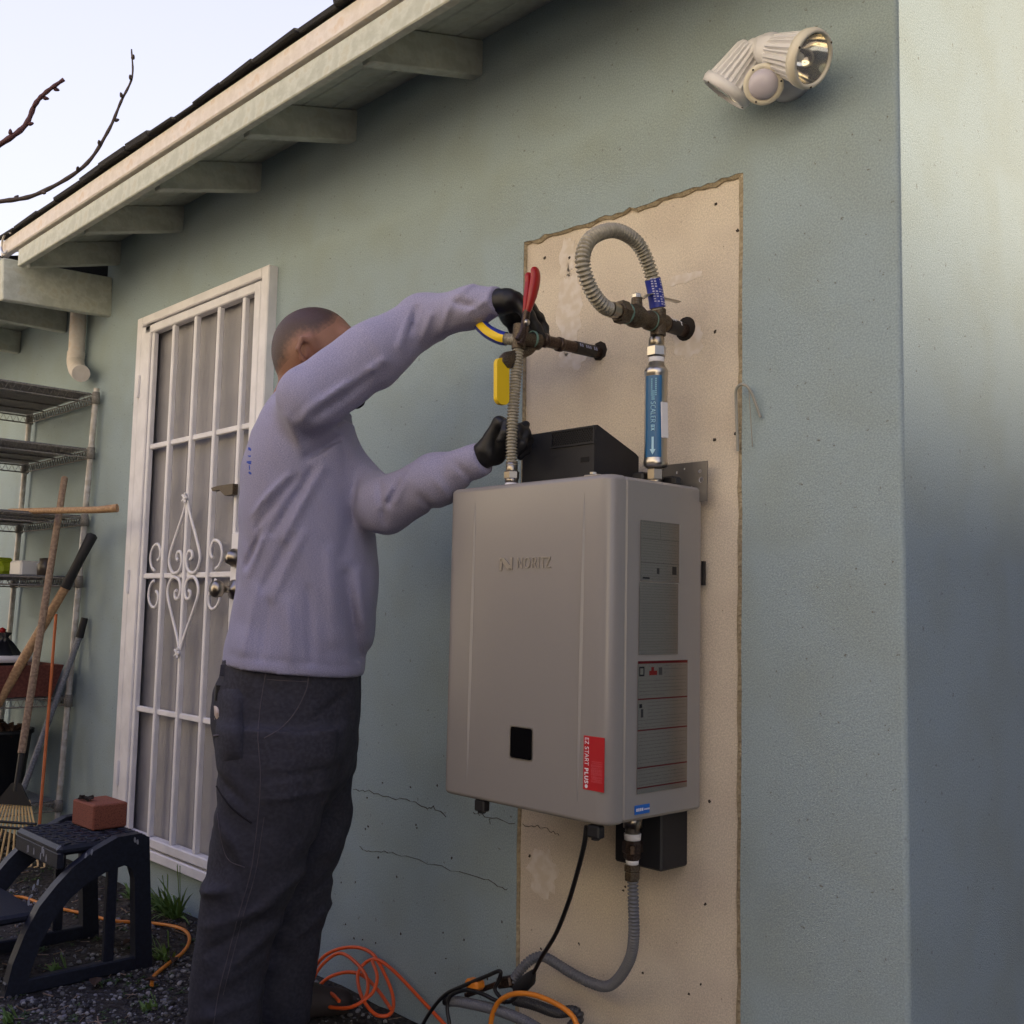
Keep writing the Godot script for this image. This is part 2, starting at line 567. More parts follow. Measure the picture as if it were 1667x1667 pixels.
func house():
	var t := thing("house", "pale sage green stucco house with cream eave and bare patch on its wall", "house", Vector3(-0.9, 0, 0))
	var back := Transform3D(Basis(), Vector3(0, 0, -0.15))
	# --- main wall, round the door opening and the stripped patch
	var s := st()
	var top := 2.62
	var edge := []
	edge.append_array(ragged(Vector2(-1.872, -0.1), Vector2(-1.897, 2.0), 0.0015, 0.05))
	edge.append_array(ragged(Vector2(-1.897, 2.0), Vector2(-1.24, 1.99), 0.004, 0.018))
	edge.append_array(ragged(Vector2(-1.24, 1.99), Vector2(-1.246, -0.1), 0.0016, 0.05))
	edge.append(Vector2(-1.246, -0.1))
	var poly := PackedVector2Array([Vector2(-3.10, -0.1)])
	for e in edge:
		poly.append(e)
	poly.append_array(PackedVector2Array([Vector2(-0.91, -0.1), Vector2(-0.91, top), Vector2(-3.10, top)]))
	prism(s, poly, back, 0.15)
	prism(s, PackedVector2Array([Vector2(-4.5, 2.19), Vector2(-3.10, 2.19), Vector2(-3.10, top), Vector2(-4.5, top)]), back, 0.15)
	prism(s, PackedVector2Array([Vector2(-4.075, -0.1), Vector2(-3.10, -0.1), Vector2(-3.10, 0.15), Vector2(-4.075, 0.15)]), back, 0.15)
	prism(s, PackedVector2Array([Vector2(-9, -0.1), Vector2(-4.075, -0.1), Vector2(-4.075, 2.19), Vector2(-9, 2.19)]), back, 0.15)
	prism(s, PackedVector2Array([Vector2(-9, 2.19), Vector2(-4.5, 2.19), Vector2(-4.5, 2.46), Vector2(-9, 2.46)]), back, 0.15)
	obj("wall", s, M.wall, t)
	# --- rounded corner and the side wall under the gable
	s = st()
	s.set_smooth_group(0)
	for k in 5:
		var a0 := PI / 2 * k / 5.0
		var a1 := PI / 2 * (k + 1) / 5.0
		var p0 := Vector3(-0.91 + 0.01 * sin(a0), 0, -0.01 + 0.01 * cos(a0))
		var p1 := Vector3(-0.91 + 0.01 * sin(a1), 0, -0.01 + 0.01 * cos(a1))
		quad(s, p0 - Vector3.UP * 0.1, p1 - Vector3.UP * 0.1, p1 + Vector3.UP * top, p0 + Vector3.UP * top, Vector3(1, 0, 1))
	var zx := Transform3D(Basis(Vector3(0, 0, -1), Vector3.UP, Vector3.RIGHT), Vector3(-1.05, 0, 0))
	prism(s, PackedVector2Array([Vector2(0.01, -0.1), Vector2(8, -0.1), Vector2(8, top), Vector2(4, 3.7), Vector2(0.01, top)]), zx, 0.15)
	obj("side_wall", s, M.wall, t)
	s = st()
	bx(s, Vector3(-5.0, 1.3, -8.0), Vector3(8.0, 2.6, 0.15))
	bx(s, Vector3(-9.0, 1.3, -4.0), Vector3(0.15, 2.4, 7.8))
	obj("rear_wall", s, M.wall, t)
	# --- the bare stucco board set back in the patch, with its broken rim
	s = st()
	bx(s, Vector3(-1.57, 0.95, -0.026), Vector3(0.72, 2.12, 0.03))
	obj("bare_stucco_panel", s, M.patch, t)
	s = st()
	s.set_smooth_group(-1)
	var inner := []
	for e in edge:
		var q: Vector2 = e
		var d := Vector2.ZERO
		if q.x < -1.86: d.x = 0.003
		if q.x > -1.26: d.x = -0.014 + rng.randf_range(-0.002, 0.002)
		if q.y > 1.96: d.y = -0.006 + rng.randf_range(-0.003, 0.003)
		inner.append(q + d)
	for i in edge.size() - 1:
		var a: Vector2 = edge[i]
		var b: Vector2 = edge[i + 1]
		var c: Vector2 = inner[i + 1]
		var d: Vector2 = inner[i]
		quad(s, Vector3(a.x, a.y, -0.0015), Vector3(b.x, b.y, -0.0015), Vector3(c.x, c.y, -0.007), Vector3(d.x, d.y, -0.007), Vector3.BACK)
		quad(s, Vector3(d.x, d.y, -0.007), Vector3(c.x, c.y, -0.007), Vector3(c.x, c.y, -0.012), Vector3(d.x, d.y, -0.012), Vector3.BACK)
	obj("plaster_edge", s, M.plaster, t)
	# --- smears of white filler, nail holes and cracks
	for w in [[Vector2(-1.745, 1.80), 0.045, 0.11], [Vector2(-1.755, 1.93), 0.03, 0.05], [Vector2(-1.73, 1.68), 0.045, 0.035], [Vector2(-1.385, 1.66), 0.04, 0.04], [Vector2(-1.40, 1.80), 0.05, 0.012], [Vector2(-1.80, 0.46), 0.05, 0.06]]:
		var p := PackedVector2Array()
		for k in 26:
			var a := TAU * k / 26
			p.append(w[0] + Vector2(cos(a) * w[1], sin(a) * w[2]) * rng.randf_range(0.72, 1.15))
		s = st()
		prism(s, p, Transform3D(Basis(), Vector3(0, 0, -0.0112)), 0.0009)
		obj("filler_smear", s, M.trowel, t)
	var dark := flat(c8(62, 55, 48), 0.95)
	for q in [Vector3(-1.8315, 1.9462, 0.0000), Vector3(-1.3173, 1.9459, 0.0000), Vector3(-1.2609, 1.8736, 0.0000), Vector3(-1.3183, 1.4354, -0.0000), Vector3(-1.2647, 1.4426, 0.0000), Vector3(-1.7470, 1.9267, 0.0000), Vector3(-1.3273, 0.6909, 0.0000), Vector3(-1.8456, 0.4896, 0.0000), Vector3(-1.3177, 1.6675, 0.0000)]:
		s = st()
		var p := PackedVector2Array()
		for k in 9:
			p.append(Vector2.from_angle(TAU * k / 9) * rng.randf_range(0.0026, 0.0052))
		prism(s, p, Transform3D(Basis(), Vector3(q.x, q.y, -0.0112)), 0.001)
		obj("nail_hole", s, dark, t)
	crack(t, [Vector3(-2.5545, 0.5524, 0.0000), Vector3(-2.4808, 0.5571, 0.0000), Vector3(-2.3674, 0.5526, 0.0000), Vector3(-2.2920, 0.5582, 0.0000), Vector3(-2.2340, 0.5457, 0.0000), Vector3(-2.1962, 0.5559, -0.0000), Vector3(-2.1432, 0.5372, 0.0000)], 0.005, 0.0, dark)
	crack(t, [Vector3(-2.0391, 0.5605, 0.0000), Vector3(-1.9933, 0.5628, 0.0000), Vector3(-1.8876, 0.5599, 0.0000)], 0.005, 0.0, dark)
	crack(t, [Vector3(-1.9773, 0.5578, 0.0000), Vector3(-1.9747, 0.5464, 0.0000)], 0.004, 0.0, dark)
	crack(t, [Vector3(-1.8727, 0.5593, -0.0000), Vector3(-1.8207, 0.5632, 0.0000), Vector3(-1.7800, 0.5612, 0.0000), Vector3(-1.7499, 0.5535, 0.0000)], 0.004, -0.0112, dark)
	crack(t, [Vector3(-2.5158, 0.3998, 0.0000), Vector3(-2.4717, 0.3939, 0.0000), Vector3(-2.4014, 0.4061, 0.0000), Vector3(-2.3062, 0.4098, 0.0000), Vector3(-2.1527, 0.4092, 0.0000), Vector3(-1.9882, 0.4128, -0.0000), Vector3(-1.9325, 0.4032, 0.0000), Vector3(-1.9086, 0.4036, 0.0000)], 0.004, 0.0, dark)
	for i in 46:
		var p := PackedVector2Array()
		for k in 7:
			p.append(Vector2.from_angle(TAU * k / 7) * rng.randf_range(0.0012, 0.0042))
		s = st()
		var at := Vector3(rng.randf_range(-2.75, -1.92), rng.randf_range(0.05, 0.62), 0.0)
		if i > 30:
			at = Vector3(rng.randf_range(-1.84, -1.29), rng.randf_range(0.02, 0.5), -0.0112)
		prism(s, p, Transform3D(Basis(), at), 0.001)
		obj("dirt_fleck", s, dark, t)
	# --- eave: rafter tails, boards, fascia, trim, shingles
	var slope := 0.28
	var along := Vector3(0, -slope, 1).normalized()
	for x in [-4.375, -3.80, -3.222, -2.653, -2.072, -1.495, -0.94]:
		s = st()
		var b := Basis(Vector3.RIGHT, along.cross(Vector3.RIGHT), along)
		bx(s, Vector3(x - 0.02, 2.5545 - slope * 0.18, 0.18), Vector3(0.04, 0.096, 0.402), b, 0.003)
		obj("rafter_tail", s, M.eave, t)
	for k in 4:
		s = st()
		var z := 0.40 - 0.05 - k * 0.104
		bx(s, Vector3(-2.58, 2.6145 - slope * z, z), Vector3(3.94, 0.016, 0.105), Basis(Vector3.RIGHT, along.cross(Vector3.RIGHT), along), 0.004)
		obj("eave_board", s, M.eave, t)
	s = st()
	bx(s, Vector3(-2.50, 2.435, 0.392), Vector3(3.80, 0.07, 0.026), Basis(), 0.003)
	obj("fascia", s, M.eave, t)
	s = st()
	bx(s, Vector3(-2.84, 2.51, 0.401), Vector3(3.44, 0.062, 0.03), Basis(), 0.004)
	bx(s, Vector3(-4.569, 2.51, 0.401), Vector3(0.014, 0.062, 0.03), Basis(), 0.002)
	obj("trim_board", s, M.trim, t)
	var xx := -4.60
	while xx < -0.62:
		var w := rng.randf_range(0.10, 0.25)
		var th := rng.randf_range(0.006, 0.021)
		s = st()
		var zf := rng.randf_range(0.425, 0.437)
		bx(s, Vector3(xx + w / 2, 2.5475 + th / 2 + slope * 0.07, zf - 0.08), Vector3(w - 0.004, th, 0.17), Basis(Vector3.RIGHT, along.cross(Vector3.RIGHT), along) * Basis(Vector3.BACK, rng.randf_range(-0.035, 0.035)), 0.002)
		obj("shingle", s, M.shingle, t)
		xx += w
	s = st()
	var zy := Transform3D(Basis(Vector3(0, 0, -1), Vector3.UP, Vector3.RIGHT), Vector3(-4.58, 0, 0))
	prism(s, PackedVector2Array([Vector2(-0.36, 2.53), Vector2(4, 3.75), Vector2(8.4, 2.53), Vector2(8.4, 2.56), Vector2(4, 3.80), Vector2(-0.36, 2.56)]), zy, 3.98)
	zy.origin.x = -9.3
	prism(s, PackedVector2Array([Vector2(-0.43, 2.45), Vector2(4, 3.66), Vector2(8.4, 2.44), Vector2(8.4, 2.48), Vector2(4, 3.70), Vector2(-0.43, 2.48)]), zy, 4.715)
	obj("roof", s, M.shingle, t)
	# --- lower eave on the left with its end board
	s = st()
	var tilt := Basis(Vector3.RIGHT, 0.05)
	bx(s, Vector3(-4.46, 2.362, 0.222), Vector3(0.04, 0.17, 0.446), tilt, 0.004)
	obj("end_board", s, M.eave, t)
	s = st()
	bx(s, Vector3(-6.6, 2.36, 0.44), Vector3(4.24, 0.17, 0.03), Basis(), 0.004)
	obj("lower_fascia", s, M.eave, t)
	for k in 4:
		s = st()
		bx(s, Vector3(-6.7, 2.425 - k * 0.001, 0.052 + k * 0.104), Vector3(4.42, 0.016, 0.102), Basis(), 0.003)
		obj("eave_board", s, M.eave, t)
	for x in [-4.95, -5.55, -6.15]:
		s = st()
		bx(s, Vector3(x, 2.36, 0.212), Vector3(0.04, 0.11, 0.42), Basis(), 0.003)
		obj("rafter_tail", s, M.eave, t)

func crack(t: Node3D, pts: Array, width: float, z: float, m: Material):
	var s := st()
	var p := []
	for i in pts.size() - 1:
		for k in 5:
			var q: Vector3 = pts[i].lerp(pts[i + 1], k / 5.0)
			p.append(Vector2(q.x + rng.randf_range(-0.002, 0.002), q.y + rng.randf_range(-0.004, 0.004)))
	p.append(Vector2(pts[-1].x, pts[-1].y))
	for i in p.size() - 1:
		var w0 := width * rng.randf_range(0.03, 0.24)
		var w1 := width * rng.randf_range(0.03, 0.24)
		var a: Vector2 = p[i]
		var b: Vector2 = p[i + 1]
		prism(s, PackedVector2Array([a - Vector2(0, w0), b - Vector2(0, w1), b + Vector2(0.0003, w0), a + Vector2(0.0003, w1)]), Transform3D(Basis(), Vector3(0, 0, z)), 0.0012)
	obj("crack", s, m, t)

# what stands outside the frame: a sunlit neighbour's wall that throws warm light back, the dark board fence before it, and the block that shades the lower gable
func surroundings():
	var t := thing("neighbour_house", "pale two storey stucco neighbour house behind the camera across the yard", "house", Vector3(-3, 0, 7))
	var s := st()
	bx(s, Vector3(-4, 2.9, 9.5), Vector3(22, 5.8, 5))
	obj("wall", s, M.neighbour, t)
	s = st()
	var zy := Transform3D(Basis(Vector3(0, 0, 1), Vector3.UP, Vector3.LEFT), Vector3(7.4, 0, 0))
	prism(s, PackedVector2Array([Vector2(6.6, 5.75), Vector2(12.4, 5.75), Vector2(9.5, 7.0)]), zy, 22.8)
	obj("roof", s, M.shingle, t)
	for x in [-11.0, -5.0, 4.6]:
		for y in [1.6, 4.4]:
			s = st()
			bx(s, Vector3(x, y, 6.985), Vector3(1.3, 1.1, 0.05), Basis(), 0.006)
			var w := obj("window", s, M.white, t)
			s = st()
			bx(s, Vector3(x, y, 6.957), Vector3(1.16, 0.96, 0.01))
			obj("pane", s, flat(c8(40, 46, 54), 0.1), w)
	var fe := thing("board_fence", "dark weathered board fence behind the camera along the yard", "fence", Vector3(-2.7, 0, 2.9))
	var dark := tex(noise(0.02, 4, 91, [[0.3, c8(70, 60, 52)], [0.7, c8(96, 84, 74)]]), null, 1.5, 0.9)
	var x := -5.6
	while x < 0.2:
		s = st()
		bx(s, Vector3(x + 0.07, 1.0 + rng.randf_range(-0.01, 0.01), 2.9), Vector3(0.137, 2.0, 0.02), Basis(), 0.002)
		obj("board", s, dark, fe)
		x += 0.14
	var slate := tex(noise(0.02, 4, 92, [[0.3, c8(44, 54, 76)], [0.7, c8(56, 66, 90)]]), null, 1.5, 0.8)
	var side := thing("garage", "slate blue board clad garage wall along the right side of the yard", "building", Vector3(1.2, 0, -3))
	x = -9.0
	while x < 0.5:
		s = st()
		bx(s, Vector3(1.2, 1.95 + rng.randf_range(-0.01, 0.01), x + 0.07), Vector3(0.02, 3.9, 0.137), Basis(), 0.002)
		obj("board", s, slate, side)
		x += 0.14
	s = st()
	bx(s, Vector3(3.2, 1.95, -4.3), Vector3(3.9, 3.88, 9.4))
	obj("wall", s, slate, side)
	for y in [0.4, 1.3]:
		s = st()
		bx(s, Vector3(-2.7, y, 2.94), Vector3(5.8, 0.09, 0.04))
		obj("rail", s, dark, fe)
	var b := thing("apartment_block", "tall plain apartment block far beyond the house", "building", Vector3(12, 0, -42))
	s = st()
	bx(s, Vector3(12, 7.95, -42), Vector3(8, 15.9, 36))
	obj("wall", s, M.neighbour, b)
	for i in 8:
		for j in 4:
			s = st()
			bx(s, Vector3(7.98, 1.8 + j * 3.4, -57.0 + i * 4.3), Vector3(0.06, 1.4, 1.2))
			obj("window", s, flat(c8(50, 58, 68), 0.15), b)

func security_door():
	var t := thing("security_door", "white barred security door with scrollwork over a grey screen", "door", Vector3(-3.63, 0.145, 0))
	var x0 := -4.09
	var x1 := -3.085
	var y0 := 0.145
	var y1 := 2.203
	var s := st()
	bx(s, Vector3((x0 + x1) / 2, (y0 + y1) / 2, -0.028), Vector3(x1 - x0 - 0.04, y1 - y0 - 0.01, 0.03))
	var panel := obj("screen_panel", s, M.screen, t)
	# darker upright seams of the panelled door behind
	for x in [-4.02, -3.86, -3.70, -3.52, -3.34, -3.19]:
		s = st()
		bx(s, Vector3(x, (y0 + y1) / 2, -0.0115), Vector3(0.018, y1 - y0 - 0.1, 0.008), Basis(), 0.003)
		obj("upright_moulding", s, M.screen, panel)
	var fw := 0.045
	for f in [[Vector3(x0 + fw / 2, (y0 + y1) / 2, 0.01), Vector3(fw, y1 - y0, 0.05)], [Vector3(x1 - fw / 2, (y0 + y1) / 2, 0.01), Vector3(fw, y1 - y0, 0.05)], [Vector3((x0 + x1) / 2, y1 - 0.018, 0.01), Vector3(x1 - x0 - 2 * fw, 0.036, 0.05)], [Vector3((x0 + x1) / 2, y0 + 0.018, 0.01), Vector3(x1 - x0 - 2 * fw, 0.036, 0.05)]]:
		s = st()
		bx(s, f[0], f[1], Basis(), 0.004)
		obj("frame", s, M.white, t)
	# inner leaf frame
	var lx0 := x0 + 0.0455
	var lx1 := x1 - 0.0455
	for f in [[Vector3(lx0 + 0.040, (y0 + y1) / 2, 0.018), Vector3(0.079, y1 - y0 - 0.09, 0.036)], [Vector3(lx1 - 0.021, (y0 + y1) / 2, 0.018), Vector3(0.042, y1 - y0 - 0.09, 0.036)], [Vector3((lx0 + lx1) / 2, y1 - 0.062, 0.018), Vector3(lx1 - lx0 - 0.072, 0.034, 0.036)], [Vector3((lx0 + lx1) / 2, y0 + 0.062, 0.018), Vector3(lx1 - lx0 - 0.072, 0.034, 0.036)]]:
		s = st()
		bx(s, f[0], f[1], Basis(), 0.004)
		obj("leaf_frame", s, M.white, t)
	for x in [-3.946, -3.774, -3.598, -3.424, -3.248]:
		s = st()
		bx(s, Vector3(x, (y0 + y1) / 2, 0.022), Vector3(0.02, y1 - y0 - 0.16, 0.02), Basis(), 0.003)
		obj("bar", s, M.white, t)
	for y in [1.672, 1.172, 0.672]:
		s = st()
		bx(s, Vector3((lx0 + lx1) / 2, y, 0.016), Vector3(lx1 - lx0 - 0.07, 0.02, 0.018), Basis(), 0.003)
		obj("cross_bar", s, M.white, t)
	# stile beside the lock, with plate, deadbolt and knob
	s = st()
	bx(s, Vector3(-3.205, 1.16, 0.022), Vector3(0.075, 0.30, 0.04), Basis(), 0.004)
	obj("lock_box", s, M.white, t)
	s = turned([Vector2(0, 0), Vector2(0.031, 0), Vector2(0.031, 0.012), Vector2(0.024, 0.022), Vector2(0.019, 0.034), Vector2(0, 0.036)], Vector3(-3.205, 1.225, 0.042), Vector3.BACK, 20)
	obj("deadbolt", s, M.nickel, t)
	s = turned([Vector2(0, 0), Vector2(0.034, 0), Vector2(0.032, 0.01), Vector2(0.012, 0.016), Vector2(0.012, 0.04), Vector2(0.026, 0.05), Vector2(0.03, 0.066), Vector2(0.024, 0.08), Vector2(0, 0.084)], Vector3(-3.205, 1.12, 0.042), Vector3.BACK, 20)
	obj("knob", s, M.nickel, t)
	s = st()
	prism(s, PackedVector2Array([Vector2(0, 0.012), Vector2(0.05, 0.016), Vector2(0.15, 0.016), Vector2(0.15, -0.02), Vector2(0.10, -0.022), Vector2(0.055, 0.002), Vector2(0.01, 0.0)]), Transform3D(Basis(), Vector3(-3.375, 1.458, 0.035)), 0.02)
	note(obj("catch", s, M.brass, t), "dark metal catch on the bars")
	# hinges on the left jamb
	for y in [0.42, 1.15, 1.92]:
		s = st()
		tube(s, PackedVector3Array([Vector3(x0 + 0.05, y - 0.045, 0.038), Vector3(x0 + 0.05, y + 0.045, 0.038)]), 0.008, 8)
		obj("hinge", s, M.white, t)
	# scrollwork: two tall leaf shapes joined at the middle bar, four C scrolls
	for sy in [1.0, -1.0]:
		for sx in [1.0, -1.0]:
			var c := Vector3(-3.598, 1.172, 0.03)
			var p := [c + Vector3(sx * 0.002, sy * 0.272, 0), c + Vector3(sx * 0.03, sy * 0.215, 0), c + Vector3(sx * 0.075, sy * 0.145, 0), c + Vector3(sx * 0.115, sy * 0.075, 0), c + Vector3(sx * 0.112, sy * 0.035, 0), c + Vector3(sx * 0.08, sy * 0.008, 0), c + Vector3(sx * 0.035, sy * 0.016, 0), c + Vector3(sx * 0.018, sy * 0.05, 0), c + Vector3(sx * 0.03, sy * 0.082, 0), c + Vector3(sx * 0.055, sy * 0.082, 0), c + Vector3(sx * 0.06, sy * 0.062, 0), c + Vector3(sx * 0.045, sy * 0.055, 0)]
			s = st()
			tube(s, spline(p, 5), 0.0075, 6, true, Vector3.BACK, 0.6)
			obj("scroll", s, M.white, t)
			var q := []
			for k in 11:
				var a := -0.45 * PI + k * 0.17 * PI
				var r := 0.05 if k < 7 else 0.05 - 0.009 * (k - 6)
				q.append(c + Vector3(sx * (0.225 + cos(a) * r), sy * (0.068 + sin(a) * r), 0))
			s = st()
			tube(s, spline(q, 3), 0.0065, 6, true, Vector3.BACK, 0.6)
			obj("scroll", s, M.white, t)
		s = st()
		var e := Vector3(-3.598, 1.172 + sy * 0.278, 0.036)
		for k in 5:
			var a := TAU * k / 5
			tube(s, PackedVector3Array([e, e + Vector3(cos(a), sin(a), 0.3) * 0.02]), PackedFloat32Array([0.009, 0.004]), 6)
		obj("rosette", s, M.white, t)

func flood_light():
	var t := thing("flood_light", "white twin flood light with round motion sensor high on the wall", "light", Vector3(-1.108, 2.17, 0))
	var m := flat(c8(226, 225, 226), 0.4)
	var cream := flat(c8(222, 216, 198), 0.5)
	var c: Vector3 = Vector3(-1.1224, 2.1651, 0.0000)
	# round wall box
	var s := turned([Vector2(0, 0), Vector2(0.060, 0), Vector2(0.060, 0.012), Vector2(0.055, 0.026), Vector2(0.040, 0.040), Vector2(0, 0.042)], c, Vector3.BACK, 32)
	obj("base_plate", s, m, t)
	var d_right := Vector3(0.887, -0.473, 0.045).normalized()
	var d_left := Vector3(-0.63, -0.75, 0.14).normalized()
	var right_head: Vector3 = Vector3(-1.0084, 2.1065, 0.1150) - d_right * 0.07
	var left_head: Vector3 = Vector3(-1.2173, 2.1181, 0.1000) - d_left * 0.07
	var eye: Vector3 = Vector3(-1.1086, 2.0895, 0.1250)
	# curved arms
	s = st()
	tube(s, spline([c + Vector3(-0.01, 0.0, 0.03), c + Vector3(-0.03, 0.02, 0.07), Vector3(-1.1040, 2.1707, 0.1000), right_head - d_right * 0.045 + Vector3(0, 0.006, 0.0), right_head], 6), PackedFloat32Array([0.034, 0.034, 0.034, 0.034, 0.034, 0.034, 0.033, 0.033, 0.032, 0.031, 0.030, 0.029, 0.028, 0.028, 0.028, 0.028, 0.028, 0.028, 0.029, 0.03, 0.03, 0.03, 0.03, 0.03, 0.03]), 18)
	obj("arm", s, m, t)
	s = st()
	tube(s, spline([c + Vector3(-0.01, -0.006, 0.03), c.lerp(left_head, 0.5) + Vector3(0, 0.01, 0.05), left_head - d_left * 0.03, left_head], 6), 0.02, 14)
	obj("arm", s, m, t)
	s = st()
	tube(s, PackedVector3Array([c + Vector3(-0.02, -0.02, 0.03), eye]), 0.02, 12)
	obj("arm", s, m, t)
	for h in [[right_head, d_right], [left_head, d_left]]:
		var d: Vector3 = h[1]
		var xf := axis(h[0] - d * 0.03, d)
		s = st()
		lathe(s, [Vector2(0, 0), Vector2(0.031, 0.0), Vector2(0.037, 0.01), Vector2(0.044, 0.055), Vector2(0.049, 0.083), Vector2(0.049, 0.086)], xf, 96, false, 24, 0.0075)
		var head := obj("lamp_head", s, m, t)
		s = st()
		lathe(s, [Vector2(0.040, 0.080), Vector2(0.0525, 0.082), Vector2(0.0545, 0.092), Vector2(0.052, 0.102), Vector2(0.046, 0.104), Vector2(0.0445, 0.098)], xf, 40)
		obj("rim", s, cream if d.x > 0 else m, head)
		s = st()
		lathe(s, [Vector2(0.0, 0.046), Vector2(0.012, 0.047), Vector2(0.026, 0.058), Vector2(0.038, 0.076), Vector2(0.0445, 0.097)], xf, 40)
		obj("reflector", s, flat(c8(238, 232, 214), 0.1, 1.0), head)
		s = st()
		lathe(s, [Vector2(0.0, 0.047), Vector2(0.008, 0.048), Vector2(0.009, 0.066), Vector2(0.006, 0.074), Vector2(0.0, 0.076)], xf, 16)
		obj("bulb", s, flat(c8(240, 236, 220), 0.2), head)
		var glass := flat(Color(1, 1, 1, 0.12), 0.05)
		glass.transparency = BaseMaterial3D.TRANSPARENCY_ALPHA
		s = st()
		lathe(s, [Vector2(0.0, 0.1010), Vector2(0.03, 0.1005), Vector2(0.0448, 0.0985)], xf, 40)
		obj("lens", s, glass, head)
		for k in 3:
			var a := TAU * k / 3 + 0.5
			s = st()
			lathe(s, [Vector2(0, 0), Vector2(0.0024, 0), Vector2(0.002, 0.002), Vector2(0, 0.0022)], Transform3D(xf.basis, xf * Vector3(cos(a) * 0.0492, 0.1025, sin(a) * 0.0492)), 8)
			obj("screw", s, M.brass, head)
	# motion sensor: cream ring with a milky dome
	var d := Vector3(0.44, -0.46, 0.74).normalized()
	var xf := axis(eye - d * 0.01, d)
	s = st()
	lathe(s, [Vector2(0, -0.02), Vector2(0.03, -0.018), Vector2(0.036, 0.0), Vector2(0.0385, 0.008), Vector2(0.038, 0.016), Vector2(0.029, 0.018), Vector2(0.027, 0.015), Vector2(0, 0.015)], xf, 36)
	var sensor := obj("motion_sensor", s, cream, t)
	s = st()
	lathe(s, [Vector2(0.0285, 0.016), Vector2(0.027, 0.022), Vector2(0.021, 0.028), Vector2(0.011, 0.0315), Vector2(0, 0.0325)], xf, 28)
	obj("dome", s, flat(c8(196, 190, 200), 0.3), sensor)
	for k in 3:
		var a := TAU * k / 3 + 0.2
		s = st()
		lathe(s, [Vector2(0, 0), Vector2(0.0022, 0), Vector2(0.0018, 0.0018), Vector2(0, 0.002)], Transform3D(xf.basis, xf * Vector3(cos(a) * 0.0335, 0.0168, sin(a) * 0.0335)), 8)
		obj("screw", s, M.black, sensor)

func roof_things():
	var at: Vector3 = Vector3(-4.0699, 3.5104, -0.5000)
	var t := thing("vent_pipe", "short white vent pipe poking above the roof edge", "pipe", Vector3(at.x, 2.6, at.z))
	var s := st()
	tube(s, PackedVector3Array([Vector3(at.x, 2.6, at.z), at]), 0.012, 12)
	obj("pipe", s, M.white, t)
	s = st()
	tube(s, PackedVector3Array([at, at + Vector3(0, 0.02, 0)]), 0.016, 12)
	obj("cap", s, M.white, t)
	s = st()
	var c: Vector3 = Vector3(-4.4796, 2.5286, 0.4100)
	var p := []
	for k in 9:
		var a := 0.3 + k * 0.62
		p.append(c + Vector3(cos(a) * 0.05, sin(a) * 0.032 - 0.004 * k, 0.02))
	tube(s, spline(p, 4), 0.004, 6)
	tag(obj("wire_loop", s, M.steel), "loop of thin wire hanging at the left end of the eave", "wire")
	# bent wire beside the patch
	s = st()
	tube(s, spline([Vector3(-1.2496, 1.4030, 0.0000) + Vector3(0, 0, 0.004), Vector3(-1.2483, 1.4982, 0.0000) + Vector3(0, 0, 0.012), Vector3(-1.2423, 1.5281, 0.0000) + Vector3(0, 0, 0.02), Vector3(-1.2246, 1.5346, 0.0000) + Vector3(0, 0, 0.022), Vector3(-1.2085, 1.5184, 0.0000) + Vector3(0, 0, 0.018), Vector3(-1.1940, 1.4663, -0.0000) + Vector3(0, 0, 0.006)], 6), 0.0032, 6)
	tube(s, PackedVector3Array([Vector3(-1.2128, 1.5279, 0.0000) + Vector3(0, 0, 0.02), Vector3(-1.2143, 1.4084, 0.0000) + Vector3(0, 0, 0.004)]), 0.0011, 5)
	tag(obj("bent_wire", s, flat(c8(150, 150, 142), 0.5)), "grey bent wire hook stuck in the wall right of the bare patch", "wire")

func downspout():
	var t := thing("downspout", "short cream downspout with an elbow under the lower eave", "downspout", Vector3(-4.7843, 2.1127, 0.0000))
	var s := st()
	tube(s, PackedVector3Array([Vector3(-4.6844, 2.3522, 0.0450), Vector3(-4.6821, 2.1499, 0.0450)]), 0.034, 16)
	obj("pipe", s, M.trim, t)
	s = st()
	tube(s, spline([Vector3(-4.6842, 2.1640, 0.0450), Vector3(-4.6815, 2.1166, 0.0460), Vector3(-4.6188, 2.0717, 0.0600), Vector3(-4.5232, 2.0378, 0.0800)], 5), 0.037, 16)
	obj("elbow", s, M.trim, t)
